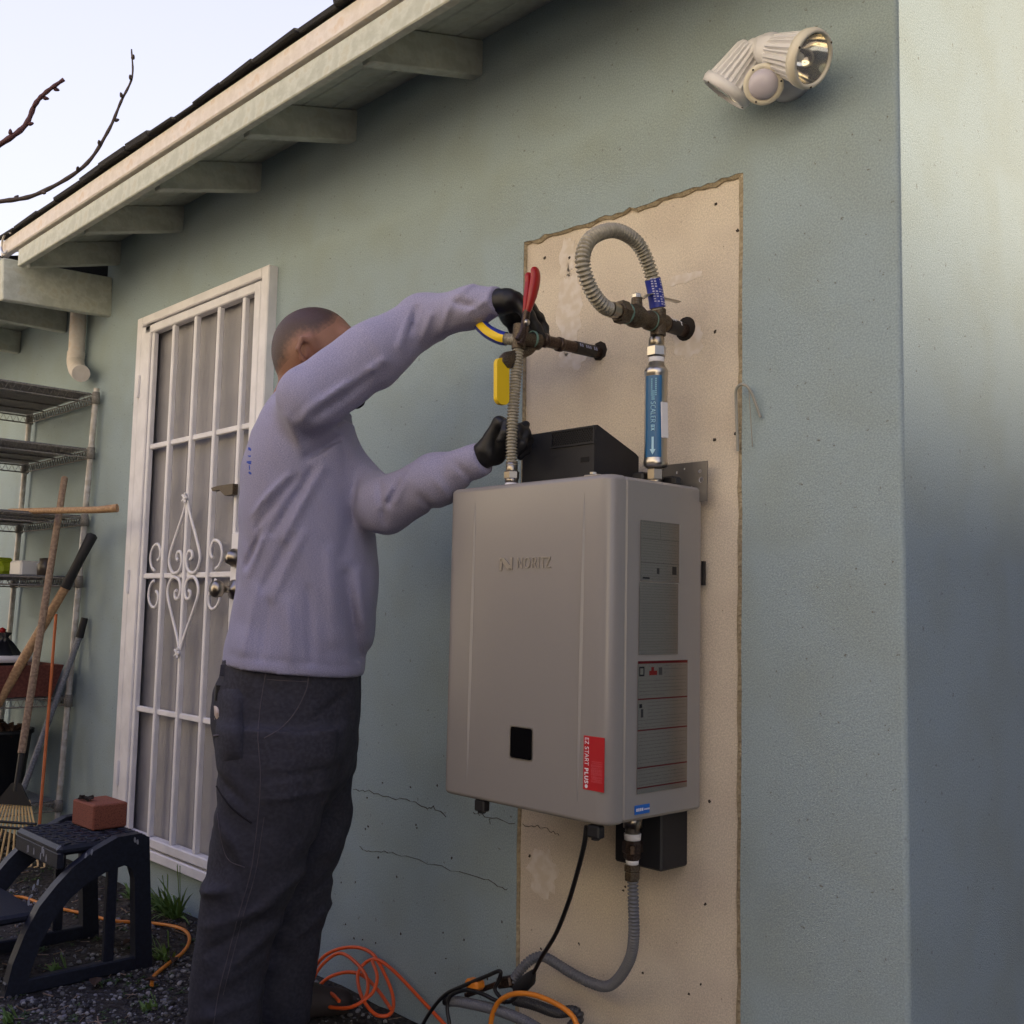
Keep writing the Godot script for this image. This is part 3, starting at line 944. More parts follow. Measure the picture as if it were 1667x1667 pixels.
# ================================================================ the corner with shelf, tools and stool
func shelf_corner():
	var lean := 0.085
	var t := thing("wire_shelf", "tall grey wire shelving rack at the far left of the wall", "shelf", Vector3(-5.0, 0, 0.24))
	var px := func(x: float, y: float) -> float: return x + lean * (y - 1.96)
	var x1 := -4.475
	var x0 := -5.255
	var z0 := 0.03
	var z1 := 0.475
	for x in [x0, x1]:
		for z in [z0, z1]:
			var s := st()
			tube(s, PackedVector3Array([Vector3(px.call(x, 0.0), 0, z), Vector3(px.call(x, 1.975), 1.975, z)]), 0.0125, 14)
			var post := obj("post", s, M.chrome, t)
			s = st()
			for k in 38:
				var y := 0.08 + k * 0.05
				lathe(s, [Vector2(0.0124, 0), Vector2(0.0134, 0.001), Vector2(0.0134, 0.003), Vector2(0.0124, 0.004)], Transform3D(Basis(), Vector3(px.call(x, y), y, z)), 14)
			stuff(obj("groove_rings", s, M.chrome, post))
	for y in [1.945, 1.71, 1.425, 1.165, 0.665, 0.225]:
		var a: float = px.call(x0, y)
		var b: float = px.call(x1, y)
		var s := st()
		for e in [[Vector3(a, y, z0), Vector3(b, y, z0)], [Vector3(a, y, z1), Vector3(b, y, z1)], [Vector3(a, y, z0), Vector3(a, y, z1)], [Vector3(b, y, z0), Vector3(b, y, z1)]]:
			for dy in [0.0, -0.032]:
				tube(s, PackedVector3Array([e[0] + Vector3(0, dy, 0), e[1] + Vector3(0, dy, 0)]), 0.0032, 6)
			var l: float = e[0].distance_to(e[1])
			var n := int(l / 0.028) * 2
			var zig := PackedVector3Array()
			for k in n + 1:
				zig.append(e[0].lerp(e[1], float(k) / n) + Vector3(0, -0.032 if k & 1 else 0.0, 0))
			tube(s, zig, 0.0022, 5)
		for x in [a, b]:
			for z in [z0, z1]:
				lathe(s, [Vector2(0.013, -0.038), Vector2(0.0185, -0.036), Vector2(0.0165, 0.012), Vector2(0.013, 0.014)], Transform3D(Basis(), Vector3(x, y, z)), 14)
		var deck := obj("shelf", s, M.wire_dark, t)
		s = st()
		var z := z0 + 0.015
		while z < z1 - 0.01:
			tube(s, PackedVector3Array([Vector3(a, y + 0.004, z), Vector3(b, y + 0.004, z)]), 0.0019, 5, false)
			z += 0.0125
		for k in 3:
			var x := lerpf(a, b, 0.25 + 0.25 * k)
			tube(s, PackedVector3Array([Vector3(x, y, z0), Vector3(x, y, z1)]), 0.003, 5, false)
		stuff(obj("deck_wires", s, M.wire_dark, deck))
		s = st()
		bx(s, Vector3((a + b) / 2, y + 0.008, (z0 + z1) / 2), Vector3(b - a - 0.03, 0.003, z1 - z0 - 0.03))
		obj("liner", s, M.grey_metal, deck)
	# -- what lies on the shelves
	var s := st()
	var ry := 0.675
	var c := Vector3(-4.86, ry, 0.22)
	s.set_smooth_group(-1)
	trough(s, c, 0.56, 0.24, 0.13, 0.03, 0.012)
	tag(obj("planter_box", s, tex(noise(0.03, 4, 61, [[0.3, c8(96, 52, 46)], [0.7, c8(122, 70, 60)]]), null, 4.0, 0.8)), "long reddish brown planter box on the lower shelf behind the tool handles", "planter")
	var bag := thing("trash_bag", "tied black plastic bag with a red knot in the planter box", "bag", Vector3(-4.84, ry + 0.1, 0.22))
	s = st()
	lathe(s, [Vector2(0.0, 0.0), Vector2(0.11, 0.01), Vector2(0.125, 0.05), Vector2(0.10, 0.12), Vector2(0.045, 0.19), Vector2(0.018, 0.215), Vector2(0.035, 0.235), Vector2(0.0, 0.24)], Transform3D(Basis(), Vector3(-4.84, ry + 0.02, 0.22)), 22, true, 7, 0.012)
	obj("sack", s, flat(c8(20, 22, 30), 0.3), bag)
	s = turned([Vector2(0.0, 0.0), Vector2(0.014, 0.004), Vector2(0.016, 0.014), Vector2(0.0, 0.024)], Vector3(-4.835, ry + 0.255, 0.23), Vector3(0.2, 1, 0.1), 10)
	obj("knot", s, M.red, bag)
	s = st()
	lathe(s, [Vector2(0.0, 0.0), Vector2(0.128, 0.002), Vector2(0.132, 0.028), Vector2(0.0, 0.03)], Transform3D(Basis(), Vector3(-4.84, ry + 0.131, 0.22)), 24)
	tag(obj("plastic_lid", s, M.white), "round white lid under the black bag on the planter", "lid")
	# fourth shelf: green cutter, white box, small dark jar
	s = st()
	bx(s, Vector3(-4.98, 1.205, 0.22), Vector3(0.20, 0.06, 0.12), Basis(Vector3.UP, 0.3), 0.02)
	bx(s, Vector3(-4.96, 1.235, 0.22), Vector3(0.1, 0.04, 0.08), Basis(Vector3.UP, 0.3), 0.012)
	var gt := thing("hand_tool", "lime green and black hand tool lying on the middle shelf", "tool", Vector3(-4.98, 1.175, 0.22))
	obj("housing", s, flat(c8(150, 170, 30), 0.5), gt)
	s = st()
	tube(s, spline([Vector3(-5.05, 1.24, 0.25), Vector3(-5.0, 1.27, 0.25), Vector3(-4.93, 1.26, 0.25), Vector3(-4.88, 1.2, 0.26)], 5), 0.012, 8)
	obj("grip", s, M.black, gt)
	s = st()
	bx(s, Vector3(-4.80, 1.207, 0.16), Vector3(0.10, 0.065, 0.10), Basis(Vector3.UP, 0.15), 0.008)
	tag(obj("white_box", s, M.paper), "small white carton beside the green tool on the middle shelf", "box")
	s = turned([Vector2(0, 0), Vector2(0.032, 0), Vector2(0.034, 0.05), Vector2(0.026, 0.06), Vector2(0.026, 0.075), Vector2(0, 0.078)], Vector3(-4.66, 1.174, 0.13), Vector3.UP, 16)
	tag(obj("dark_jar", s, flat(c8(60, 52, 48), 0.3)), "small dark jar at the right end of the middle shelf", "jar")
	s = st()
	tube(s, PackedVector3Array([Vector3(-4.75, 1.445, 0.26), Vector3(-3.9677, 1.4141, 0.2000), Vector3(-3.9151, 1.4222, 0.1500)]), PackedFloat32Array([0.012, 0.013, 0.016]), 12)
	tag(obj("stick", s, M.wood), "pale wooden stick poking out sideways from the third shelf", "stick")
	# black buckets under the lowest shelf
	for b in [[Vector3(-4.83, 0.236, 0.22), 0.13, "black plastic bucket on the bottom shelf nearer the house door"], [Vector3(-5.13, 0.236, 0.24), 0.13, "black plastic bucket at the left frame edge on the bottom shelf"]]:
		var k := thing("bucket", b[2], "bucket", b[0], "black buckets on the bottom shelf")
		s = turned([Vector2(0, 0), Vector2(b[1] * 0.8, 0), Vector2(b[1], 0.27), Vector2(b[1] + 0.01, 0.272), Vector2(b[1] + 0.01, 0.288), Vector2(b[1] - 0.006, 0.29), Vector2(b[1] * 0.78, 0.012), Vector2(0, 0.012)], b[0], Vector3.UP, 28)
		obj("tub", s, M.black, k)
		s = st()
		for i in 60:
			var a := rng.randf() * TAU
			var r: float = b[1] * sqrt(rng.randf()) * 0.95
			var p: Vector3 = b[0] + Vector3(cos(a) * r, 0.275 + rng.randf() * 0.02, sin(a) * r)
			bx(s, p, Vector3(0.02, 0.008, 0.03), Basis.from_euler(Vector3(rng.randf() * 3, rng.randf() * 6, rng.randf() * 3)))
		stuff(obj("dry_scraps", s, M.dry_leaf, k))
	# -- long handled tools leaning on the rack
	var rake := thing("leaf_rake", "bamboo tined leaf rake with weathered wooden handle leaning on the rack", "rake", Vector3(-4.2808, -0.0010, 0.3000))
	s = st()
	var r0: Vector3 = Vector3(-4.4656, 1.5784, 0.1450)
	var r1: Vector3 = Vector3(-4.3207, 0.4840, 0.3000)
	var r2: Vector3 = Vector3(-4.3114, 0.3428, 0.3150)
	tube(s, PackedVector3Array([r0 + (r0 - r1).normalized() * 0.006, r0, r0.lerp(r1, 0.5), r1]), PackedFloat32Array([0.008, 0.0135, 0.0145, 0.0145]), 12)
	obj("handle", s, M.old_wood, rake)
	s = rod(r1.lerp(r0, 0.02), r2, 0.011)
	obj("ferrule", s, M.black, rake)
	var down := (r2 - r1).normalized()
	var across := Vector3(0.80, 0.05, -0.6)
	across = (across - down * across.dot(down)).normalized()
	var face := down.cross(across)
	s = st()
	prism(s, PackedVector2Array([Vector2(-0.018, 0.03), Vector2(0.018, 0.03), Vector2(0.075, -0.05), Vector2(-0.075, -0.05)]), Transform3D(Basis(across, -down, across.cross(-down)), r2), 0.008)
	obj("head_plate", s, M.black, rake)
	for i in 13:
		var k := (i - 6) / 6.0
		var a := r2 + down * 0.03 + across * k * 0.06
		var b := r2 + down * 0.15 + across * k * 0.11
		var e := r2 + down * 0.255 + across * k * 0.16
		s = st()
		tube(s, spline([a, b, e, e + face * 0.02 + down * 0.012], 4), 0.0042, 6, true, face, 0.5)
		obj("tine", s, M.bamboo, rake)
	for d in [0.115, 0.135]:
		s = st()
		tube(s, PackedVector3Array([r2 + down * d - across * (0.06 + d * 0.38), r2 + down * d + across * (0.06 + d * 0.38)]), 0.0055, 8)
		obj("spreader", s, M.black, rake)
	var sl := thing("long_handled_tool", "thick pale wooden handle with a black rubber grip leaning left against the rack", "tool handle", Vector3(-4.2219, 0.6342, 0.4200))
	var g0: Vector3 = Vector3(-4.3580, 1.3400, 0.0600)
	var g1: Vector3 = Vector3(-4.4288, 1.1242, 0.1300)
	var g2: Vector3 = Vector3(-4.7464, 0.2688, 0.4500)
	s = st()
	tube(s, PackedVector3Array([g0 + (g0 - g1).normalized() * 0.008, g0, g0.lerp(g1, 0.5), g1]), PackedFloat32Array([0.012, 0.0225, 0.019, 0.021]), 14)
	obj("grip", s, M.rubber, sl)
	s = st()
	tube(s, PackedVector3Array([g1, g1.lerp(g2, 0.4), g2]), PackedFloat32Array([0.018, 0.020, 0.024]), 14)
	obj("handle", s, M.wood, sl)
	var gp := thing("long_handled_tool", "slim blue grey metal pole with black end leaning against the wall by the door", "tool handle", Vector3(-4.4249, 0.2228, 0.2600))
	var p0: Vector3 = Vector3(-4.4849, 1.0017, 0.0200)
	var p1: Vector3 = Vector3(-4.4934, 0.9197, 0.0350)
	var p2: Vector3 = Vector3(-4.4979, 0.3559, 0.2100)
	s = st()
	tube(s, PackedVector3Array([p0, p1]), PackedFloat32Array([0.014, 0.016]), 12)
	obj("grip", s, M.rubber, gp)
	s = st()
	tube(s, PackedVector3Array([p1, p2, p2 + (p2 - p1).normalized() * 0.12]), 0.0125, 12)
	obj("pole", s, M.grey_metal, gp)
	s = st()
	tube(s, PackedVector3Array([Vector3(-4.5641, 1.0146, 0.1100), Vector3(-4.4492, 0.5961, 0.1600), Vector3(-4.3637, 0.2252, 0.2000), Vector3(-4.3387, 0.1249, 0.2100)]), 0.0065, 8)
	tag(obj("orange_rod", s, flat(c8(196, 104, 50), 0.5)), "thin orange rod standing upright between the tool handles", "rod")

# an open box: outer width, depth, height; walls `th`, flare outward `fl`
func trough(s: SurfaceTool, c: Vector3, w: float, d: float, h: float, fl: float, th: float):
	var o := []
	for q in [[0.0, 0.0, 0.0], [fl, h, 0.0], [fl - th, h, 0.0], [-th, th, 0.0]]:
		var r := []
		for k in [[-1, -1], [1, -1], [1, 1], [-1, 1]]:
			r.append(c + Vector3(k[0] * (w / 2 + q[0]), q[1], k[1] * (d / 2 + q[0])))
		o.append(r)
	for i in 3:
		for k in 4:
			var k2 := (k + 1) % 4
			var out: Vector3 = (o[i][k] + o[i][k2]) * 0.5 - c
			out.y = 0
			if i == 1: out = Vector3.UP
			if i == 2: out = -out
			quad(s, o[i][k], o[i][k2], o[i + 1][k2], o[i + 1][k], out)
	quad(s, o[0][0], o[0][1], o[0][2], o[0][3], Vector3.DOWN)
	quad(s, o[3][0], o[3][1], o[3][2], o[3][3], Vector3.UP)

func step_stool():
	var t := thing("step_stool", "navy blue plastic step stool with white worn edges and arched sides", "stool", Vector3(-3.28, 0, 0.55))
	var outer := [Vector3(-3.0900, -0.0093, 0.3257), Vector3(-3.0900, 0.3779, 0.3543), Vector3(-3.0900, 0.3925, 0.3854), Vector3(-3.0900, 0.3901, 0.4502), Vector3(-3.0900, 0.3595, 0.5205), Vector3(-3.0900, 0.3244, 0.5744), Vector3(-3.0900, 0.2808, 0.6197), Vector3(-3.0900, 0.2298, 0.6634), Vector3(-3.0900, 0.1624, 0.6985), Vector3(-3.0900, 0.0869, 0.7260), Vector3(-3.0900, -0.0214, 0.7431)]
	var inner := [Vector3(-3.0900, -0.0337, 0.6899), Vector3(-3.0900, 0.0528, 0.6790), Vector3(-3.0900, 0.1295, 0.6541), Vector3(-3.0900, 0.1894, 0.6210), Vector3(-3.0900, 0.2375, 0.5797), Vector3(-3.0900, 0.2724, 0.5331), Vector3(-3.0900, 0.2965, 0.4776), Vector3(-3.0900, 0.3065, 0.4272), Vector3(-3.0900, 0.2962, 0.4044), Vector3(-3.0900, 0.2629, 0.3933), Vector3(-3.0900, 0.0014, 0.3770)]
	var poly := PackedVector2Array()
	for p in outer + inner:
		poly.append(Vector2(-p.z, maxf(p.y, 0.0)))
	for side in [[-3.115, 0.035], [-3.50, 0.035]]:
		var s := st()
		prism(s, poly, Transform3D(Basis(Vector3(0, 0, -1), Vector3.UP, Vector3.RIGHT), Vector3(side[0], 0, 0)), side[1])
		obj("side_frame", s, M.navy, t)
		s = st()
		bar(s, Vector3(side[0] + 0.018, 0.02, 0.37), Vector3(side[0] + 0.018, 0.02, 0.74), 0.03, 0.04, Vector3.RIGHT, 0.004)
		obj("foot_rail", s, M.navy, t)
		s = st()
		bx(s, Vector3(side[0] + 0.016, 0.19, 0.455), Vector3(0.022, 0.36, 0.03), Basis(), 0.004)
		obj("leg_rib", s, M.navy, t)
	# platform with raised grip bars and lip
	var s := st()
	bx(s, Vector3(-3.29, 0.362, 0.47), Vector3(0.34, 0.028, 0.27), Basis(), 0.01)
	bx(s, Vector3(-3.29, 0.335, 0.595), Vector3(0.34, 0.05, 0.02), Basis(), 0.006)
	bx(s, Vector3(-3.29, 0.335, 0.345), Vector3(0.34, 0.05, 0.02), Basis(), 0.006)
	var top := obj("platform", s, M.navy, t)
	for i in 13:
		for j in 6:
			s = st()
			bx(s, Vector3(-3.44 + i * 0.025, 0.3775, 0.365 + j * 0.042), Vector3(0.012, 0.006, 0.03), Basis(Vector3.UP, 0.5 if (i + j) & 1 else -0.5), 0.002)
			obj("grip_stud", s, M.navy, top)
	s = st()
	bx(s, Vector3(-3.29, 0.195, 0.72), Vector3(0.34, 0.026, 0.16), Basis(), 0.008)
	obj("lower_step", s, M.navy, t)
	# worn white scuffs along edges: chipped flakes of old paint
	var scuffs := [Vector3(-3.0780, 0.3571, 0.5253), Vector3(-3.0780, 0.3509, 0.5425), Vector3(-3.0780, 0.3835, 0.6201), Vector3(-3.0780, 0.2848, 0.6824), Vector3(-3.0780, 0.2613, 0.6892), Vector3(-3.0780, 0.2456, 0.6931), Vector3(-3.0780, 0.2962, 0.6716), Vector3(-3.0780, 0.3750, 0.3992), Vector3(-3.0780, 0.3687, 0.3914)]
	s = st()
	for q in scuffs:
		var p := PackedVector2Array()
		for k in 8:
			p.append(Vector2.from_angle(TAU * k / 8) * Vector2(0.0035, 0.009) * rng.randf_range(0.7, 1.15))
		prism(s, p, Transform3D(Basis(Vector3(0, 0, -1), Vector3.UP, Vector3.RIGHT) * Basis(Vector3.BACK, rng.randf_range(-0.9, 0.3)), Vector3(-3.0805, q.y, q.z)), 0.001)
	for i in 9:
		var p := PackedVector2Array()
		for k in 8:
			p.append(Vector2.from_angle(TAU * k / 8) * Vector2(0.004, 0.011) * rng.randf_range(0.65, 1.2))
		prism(s, p, Transform3D(Basis(), Vector3(rng.randf_range(-3.44, -3.2), rng.randf_range(0.325, 0.352), 0.6045)), 0.001)
	stuff(obj("paint_scuffs", s, flat(c8(150, 152, 160), 0.7), t))
	# brick on top
	var br := thing("brick", "red half brick with a dead leaf on it resting on the navy stool", "brick", Vector3(-3.325, 0.381, 0.405))
	s = st()
	bx(s, Vector3(-3.325, 0.4185, 0.405), Vector3(0.150, 0.075, 0.108), Basis(Vector3.UP, 0.03), 0.004)
	obj("block", s, M.brick, br)
	s = st()
	for i in 9:
		bx(s, Vector3(-3.355 + rng.randf_range(-0.035, 0.03), 0.461 + rng.randf() * 0.008, 0.44 + rng.randf_range(-0.012, 0.012)), Vector3(0.024, 0.003, 0.012), Basis.from_euler(Vector3(rng.randf_range(-0.7, 0.7), rng.randf() * 6, rng.randf_range(-0.7, 0.7))))
	tag(obj("dead_leaf", s, flat(c8(46, 38, 28), 0.9)), "crumpled dark dead leaf on top of the red brick", "leaf")

# ================================================================ the water heater
func heater():
	var x0 := -1.812
	var x1 := -1.332
	var y0 := 0.674
	var y1 := 1.335
	var zf := 0.301
	var t := thing("water_heater", "silver grey tankless water heater hung on the bare wall patch", "water heater", Vector3(-1.56, y0, 0))
	var paint := tex(noise(0.5, 2, 71, [[0.3, c8(142, 138, 134)], [0.7, c8(148, 144, 140)]]), null, 3.0, 0.24, 0.82)
	M.heater = paint
	# front cover wraps round both front corners
	var s := st()
	s.set_smooth_group(0)
	var r := 0.030
	var ring := []
	ring.append([Vector2(x0, 0.256), Vector2(-1, 0)])
	for k in 9:
		var a := PI - k * PI / 16
		ring.append([Vector2(x0 + r + cos(a) * r, zf - r + sin(a) * r), Vector2(cos(a), sin(a))])
	for k in 9:
		var a := PI / 2 - k * PI / 16
		ring.append([Vector2(x1 - r + cos(a) * r, zf - r + sin(a) * r), Vector2(cos(a), sin(a))])
	ring.append([Vector2(x1, 0.256), Vector2(1, 0)])
	var levels := []
	for k in 6:
		var a := k * PI / 10
		levels.append([y0 + 0.010 * (1 - sin(a)), 0.010 * (1 - cos(a))])
	levels.reverse()
	levels = []
	for k in 6:
		var a := k * PI / 10
		levels.append([y0 + 0.010 * (1.0 - cos(a)), 0.010 * (1.0 - sin(a))])
	for k in 6:
		var a := k * PI / 10
		levels.append([y1 - 0.012 + 0.012 * sin(a), 0.012 * (1.0 - cos(a))])
	var pt := func(i: int, l: Array) -> Vector3:
		var q: Vector2 = ring[i][0] - ring[i][1] * l[1]
		return Vector3(q.x, l[0], q.y)
	for j in levels.size() - 1:
		for i in ring.size() - 1:
			var a: Vector3 = pt.call(i, levels[j])
			var b: Vector3 = pt.call(i + 1, levels[j])
			var c: Vector3 = pt.call(i + 1, levels[j + 1])
			var d: Vector3 = pt.call(i, levels[j + 1])
			quad(s, a, b, c, d, Vector3(ring[i][1].x, 0, ring[i][1].y))
	s.set_smooth_group(-1)
	for lv in [levels[0], levels[-1]]:
		for i in range(1, ring.size() - 1):
			tri(s, pt.call(0, lv), pt.call(i, lv), pt.call(i + 1, lv), Vector3.DOWN if lv == levels[0] else Vector3.UP)
	var cover := obj("front_cover", s, paint, t)
	s = st()
	bx(s, Vector3((x0 + x1) / 2, (y0 + y1) / 2, 0.1315), Vector3(x1 - x0 - 0.003, y1 - y0 - 0.004, 0.245), Basis(), 0.006)
	obj("cabinet", s, paint, t)
	# two raised tapering ribs down the front
	for rib in [[-1.7175, -1.7235, 1.302, 0.703], [-1.3985, -1.4055, 1.304, 0.709]]:
		s = st()
		s.set_smooth_group(0)
		var n := 24
		for k in n:
			var f0 := float(k) / n
			var f1 := float(k + 1) / n
			var w := func(f: float) -> float: return 0.0048 * minf(1.0, pow(sin(PI * clampf(f, 0.0, 1.0)), 0.45))
			var a := Vector3(lerpf(rib[0], rib[1], f0), lerpf(rib[2], rib[3], f0), zf)
			var b := Vector3(lerpf(rib[0], rib[1], f1), lerpf(rib[2], rib[3], f1), zf)
			var wa: float = w.call(f0)
			var wb: float = w.call(f1)
			s.set_smooth_group(1)
			quad(s, a + Vector3(-wa, 0, -0.0005), a + Vector3(0, 0, wa * 0.95), b + Vector3(0, 0, wb * 0.95), b + Vector3(-wb, 0, -0.0005), Vector3(-1, 0, 1))
			s.set_smooth_group(2)
			quad(s, a + Vector3(wa, 0, -0.0005), a + Vector3(0, 0, wa * 0.95), b + Vector3(0, 0, wb * 0.95), b + Vector3(wb, 0, -0.0005), Vector3(1, 0, 1))
		obj("rib", s, paint, cover)
	# embossed mark and name
	var raised := flat(c8(166, 162, 158), 0.3, 0.7)
	s = st()
	var lx := Transform3D(Basis(), Vector3(-1.615, 1.166, zf - 0.0002))
	for q in [PackedVector2Array([Vector2(-0.019, -0.013), Vector2(-0.012, -0.013), Vector2(-0.012, 0.004), Vector2(-0.019, 0.009)]), PackedVector2Array([Vector2(0.012, -0.009), Vector2(0.019, -0.013), Vector2(0.019, 0.013), Vector2(0.012, 0.013)]), PackedVector2Array([Vector2(-0.012, 0.004), Vector2(-0.012, 0.012), Vector2(-0.006, 0.012), Vector2(0.012, -0.003), Vector2(0.012, -0.012), Vector2(0.006, -0.012)]), PackedVector2Array([Vector2(-0.019, 0.010), Vector2(-0.013, 0.010), Vector2(-0.013, 0.013), Vector2(-0.019, 0.013)])]:
		prism(s, q, lx, 0.0028)
	obj("emblem", s, raised, cover)
	var nm := obj("name", lettering("NORITZ", 0.029, "Droid Sans", 0.004), raised, cover)
	place(nm, Vector3(-1.5345, 1.1665, zf), Vector3.RIGHT, Vector3.UP, cover)
	# black control window with a bright rim
	s = st()
	prism(s, round_rect(0.066, 0.066, 0.006), Transform3D(Basis(), Vector3(-1.561, 0.805, zf - 0.001)), 0.0022)
	var win := obj("window_rim", s, M.steel, cover)
	s = st()
	prism(s, round_rect(0.0615, 0.0615, 0.005), Transform3D(Basis(), Vector3(-1.5606, 0.8048, zf)), 0.0018)
	obj("window", s, flat(c8(10, 10, 12), 0.12), win)
	# red sticker
	s = st()
	bx(s, Vector3(-1.365, 0.787, zf), Vector3(0.052, 0.100, 0.0012))
	var stk := obj("red_sticker", s, flat(c8(178, 28, 36), 0.45), cover)
	var e1 := obj("lettering", lettering("EZ START", 0.0128, "Droid Sans", 0.0012), M.paper, stk)
	place(e1, Vector3(-1.3830, 0.8085, zf + 0.0006), Vector3.DOWN, Vector3.RIGHT, stk)
	var e2 := obj("lettering", lettering("PLUS", 0.0128, "Droid Sans", 0.0012, true), M.paper, stk)
	place(e2, Vector3(-1.3830, 0.7630, zf + 0.0006), Vector3.DOWN, Vector3.RIGHT, stk)
	s = st()
	prism(s, round_rect(0.007, 0.007, 0.0034), Transform3D(Basis(), Vector3(-1.3828, 0.7435, zf + 0.0002)), 0.001)
	obj("dot", s, M.paper, stk)
	var fine := obj("fine_print", sheet(Vector3(-1.3570, 0.772, zf + 0.0010), Vector3.RIGHT, Vector3.UP, 0.030, 0.042), print_material(96, 136, c8(178, 28, 36), c8(236, 226, 226), 11, 3, []), stk)
	# printed notices on the right side
	var xs := x1 + 0.0002
	var side := [[0.150, 1.192, 0.122, 0.118, 0], [0.152, 1.060, 0.122, 0.140, 1], [0.137, 0.852, 0.156, 0.252, 2]]
	for q in side:
		var red := []
		if q[4] == 2:
			red = [0.0, 0.285, 0.52, 0.80, 0.95]
		var p := obj("notice", sheet(Vector3(xs, q[1], q[0]), Vector3.FORWARD, Vector3.UP, q[2], q[3]), print_material(256, int(256 * q[3] / q[2]), c8(145, 141, 137), c8(36, 36, 42), 71 + q[4], 11, red), t)
	s = st()
	bx(s, Vector3(x1, 0.697, 0.1985), Vector3(0.0012, 0.017, 0.044))
	var bl := obj("blue_sticker", s, flat(c8(22, 98, 186), 0.4), t)
	s = st()
	for k in 4:
		bx(s, Vector3(x1 + 0.0008, 0.697, 0.2145 - k * 0.0055), Vector3(0.0006, 0.0055, 0.0035))
	for k in 6:
		bx(s, Vector3(x1 + 0.0008, 0.6965, 0.192 - k * 0.0028), Vector3(0.0006, 0.003, 0.0014))
	obj("print", s, M.paper, bl)
	# drain caps underneath
	for q in [Vector3(-1.692, 0.662, 0.285), Vector3(-1.372, 0.660, 0.285)]:
		s = st()
		bx(s, q, Vector3(0.03, 0.024, 0.02), Basis(), 0.003)
		hexnut(s, q + Vector3(0, -0.016, 0), Vector3.UP, 0.009, 0.008)
		obj("drain_cap", s, M.black, t)
	# exhaust hood on top
	var hood := PackedVector2Array([Vector2(-0.175, 1.33), Vector2(-0.175, 1.461), Vector2(-0.165, 1.463), Vector2(-0.04, 1.416), Vector2(-0.03, 1.41), Vector2(-0.03, 1.33)])
	s = st()
	prism(s, hood, Transform3D(Basis(Vector3(0, 0, -1), Vector3.UP, Vector3.RIGHT), Vector3(-1.705, 0, 0)), 0.216)
	var hd := obj("exhaust_hood", s, M.blackbox, t)
	s = st()
	bx(s, Vector3(-1.551, 1.441, 0.1752), Vector3(0.118, 0.030, 0.001))
	var gr := obj("grille", s, flat(c8(8, 8, 9), 0.8), hd)
	s = st()
	for k in 17:
		for sl in [-1.0, 1.0]:
			bar(s, Vector3(-1.606 + k * 0.007 - sl * 0.012, 1.427, 0.1765), Vector3(-1.606 + k * 0.007 + sl * 0.012, 1.455, 0.1765), 0.0011, 0.0012, Vector3.RIGHT)
	obj("mesh", s, M.blackbox, gr)
	s = st()
	for q in [[Vector3(-1.551, 1.4585, 0.1765), Vector3(0.128, 0.004, 0.003)], [Vector3(-1.551, 1.4245, 0.1765), Vector3(0.128, 0.004, 0.003)], [Vector3(-1.613, 1.4415, 0.1765), Vector3(0.004, 0.03, 0.003)], [Vector3(-1.489, 1.4415, 0.1765), Vector3(0.004, 0.03, 0.003)]]:
		bx(s, q[0], q[1])
	obj("grille_frame", s, M.blackbox, hd)
	s = st()
	bx(s, Vector3(-1.515, 1.390, 0.1752), Vector3(0.024, 0.011, 0.001))
	obj("latch_slot", s, flat(c8(6, 6, 7), 0.8), hd)
	# screw clip on the top front edge
	s = st()
	bx(s, Vector3(-1.412, 1.338, 0.262), Vector3(0.035, 0.006, 0.02), Basis(), 0.002)
	hexnut(s, Vector3(-1.412, 1.341, 0.262), Vector3.UP, 0.007, 0.005)
	obj("clip", s, M.steel, t)
	# mounting bracket with holes
	var csg := CSGBox3D.new()
	csg.size = Vector3(0.115, 0.085, 0.003)
	csg.material = flat(c8(122, 119, 116), 0.4, 0.6)
	put(csg, "mounting_bracket", t)
	csg.position = Vector3(-1.372, 1.345, 0.0185) - t.position
	for h in [[0.040, 0.022, 0.004], [0.043, 0.004, 0.0062], [0.018, -0.012, 0.004], [-0.02, 0.024, 0.003], [0.0, 0.03, 0.0022]]:
		var c := CSGCylinder3D.new()
		c.radius = h[2]
		c.height = 0.02
		c.sides = 14
		c.operation = CSGShape3D.OPERATION_SUBTRACTION
		put(c, "hole", csg)
		c.position = Vector3(h[0], h[1], 0)
		c.rotation.x = PI / 2
	s = st()
	bx(s, Vector3(-1.392, 1.346, 0.05), Vector3(0.05, 0.02, 0.03), Basis(), 0.004)
	hexnut(s, Vector3(-1.362, 1.337, 0.06), Vector3.UP, 0.011, 0.014)
	bx(s, Vector3(-1.435, 1.35, 0.08), Vector3(0.03, 0.03, 0.04), Basis(), 0.004)
	obj("terminal_block", s, M.black, t)
	# wall bracket spine behind
	s = st()
	bx(s, Vector3(-1.3325, 1.155, 0.006), Vector3(0.006, 0.05, 0.008))
	obj("side_lug", s, M.black, t)

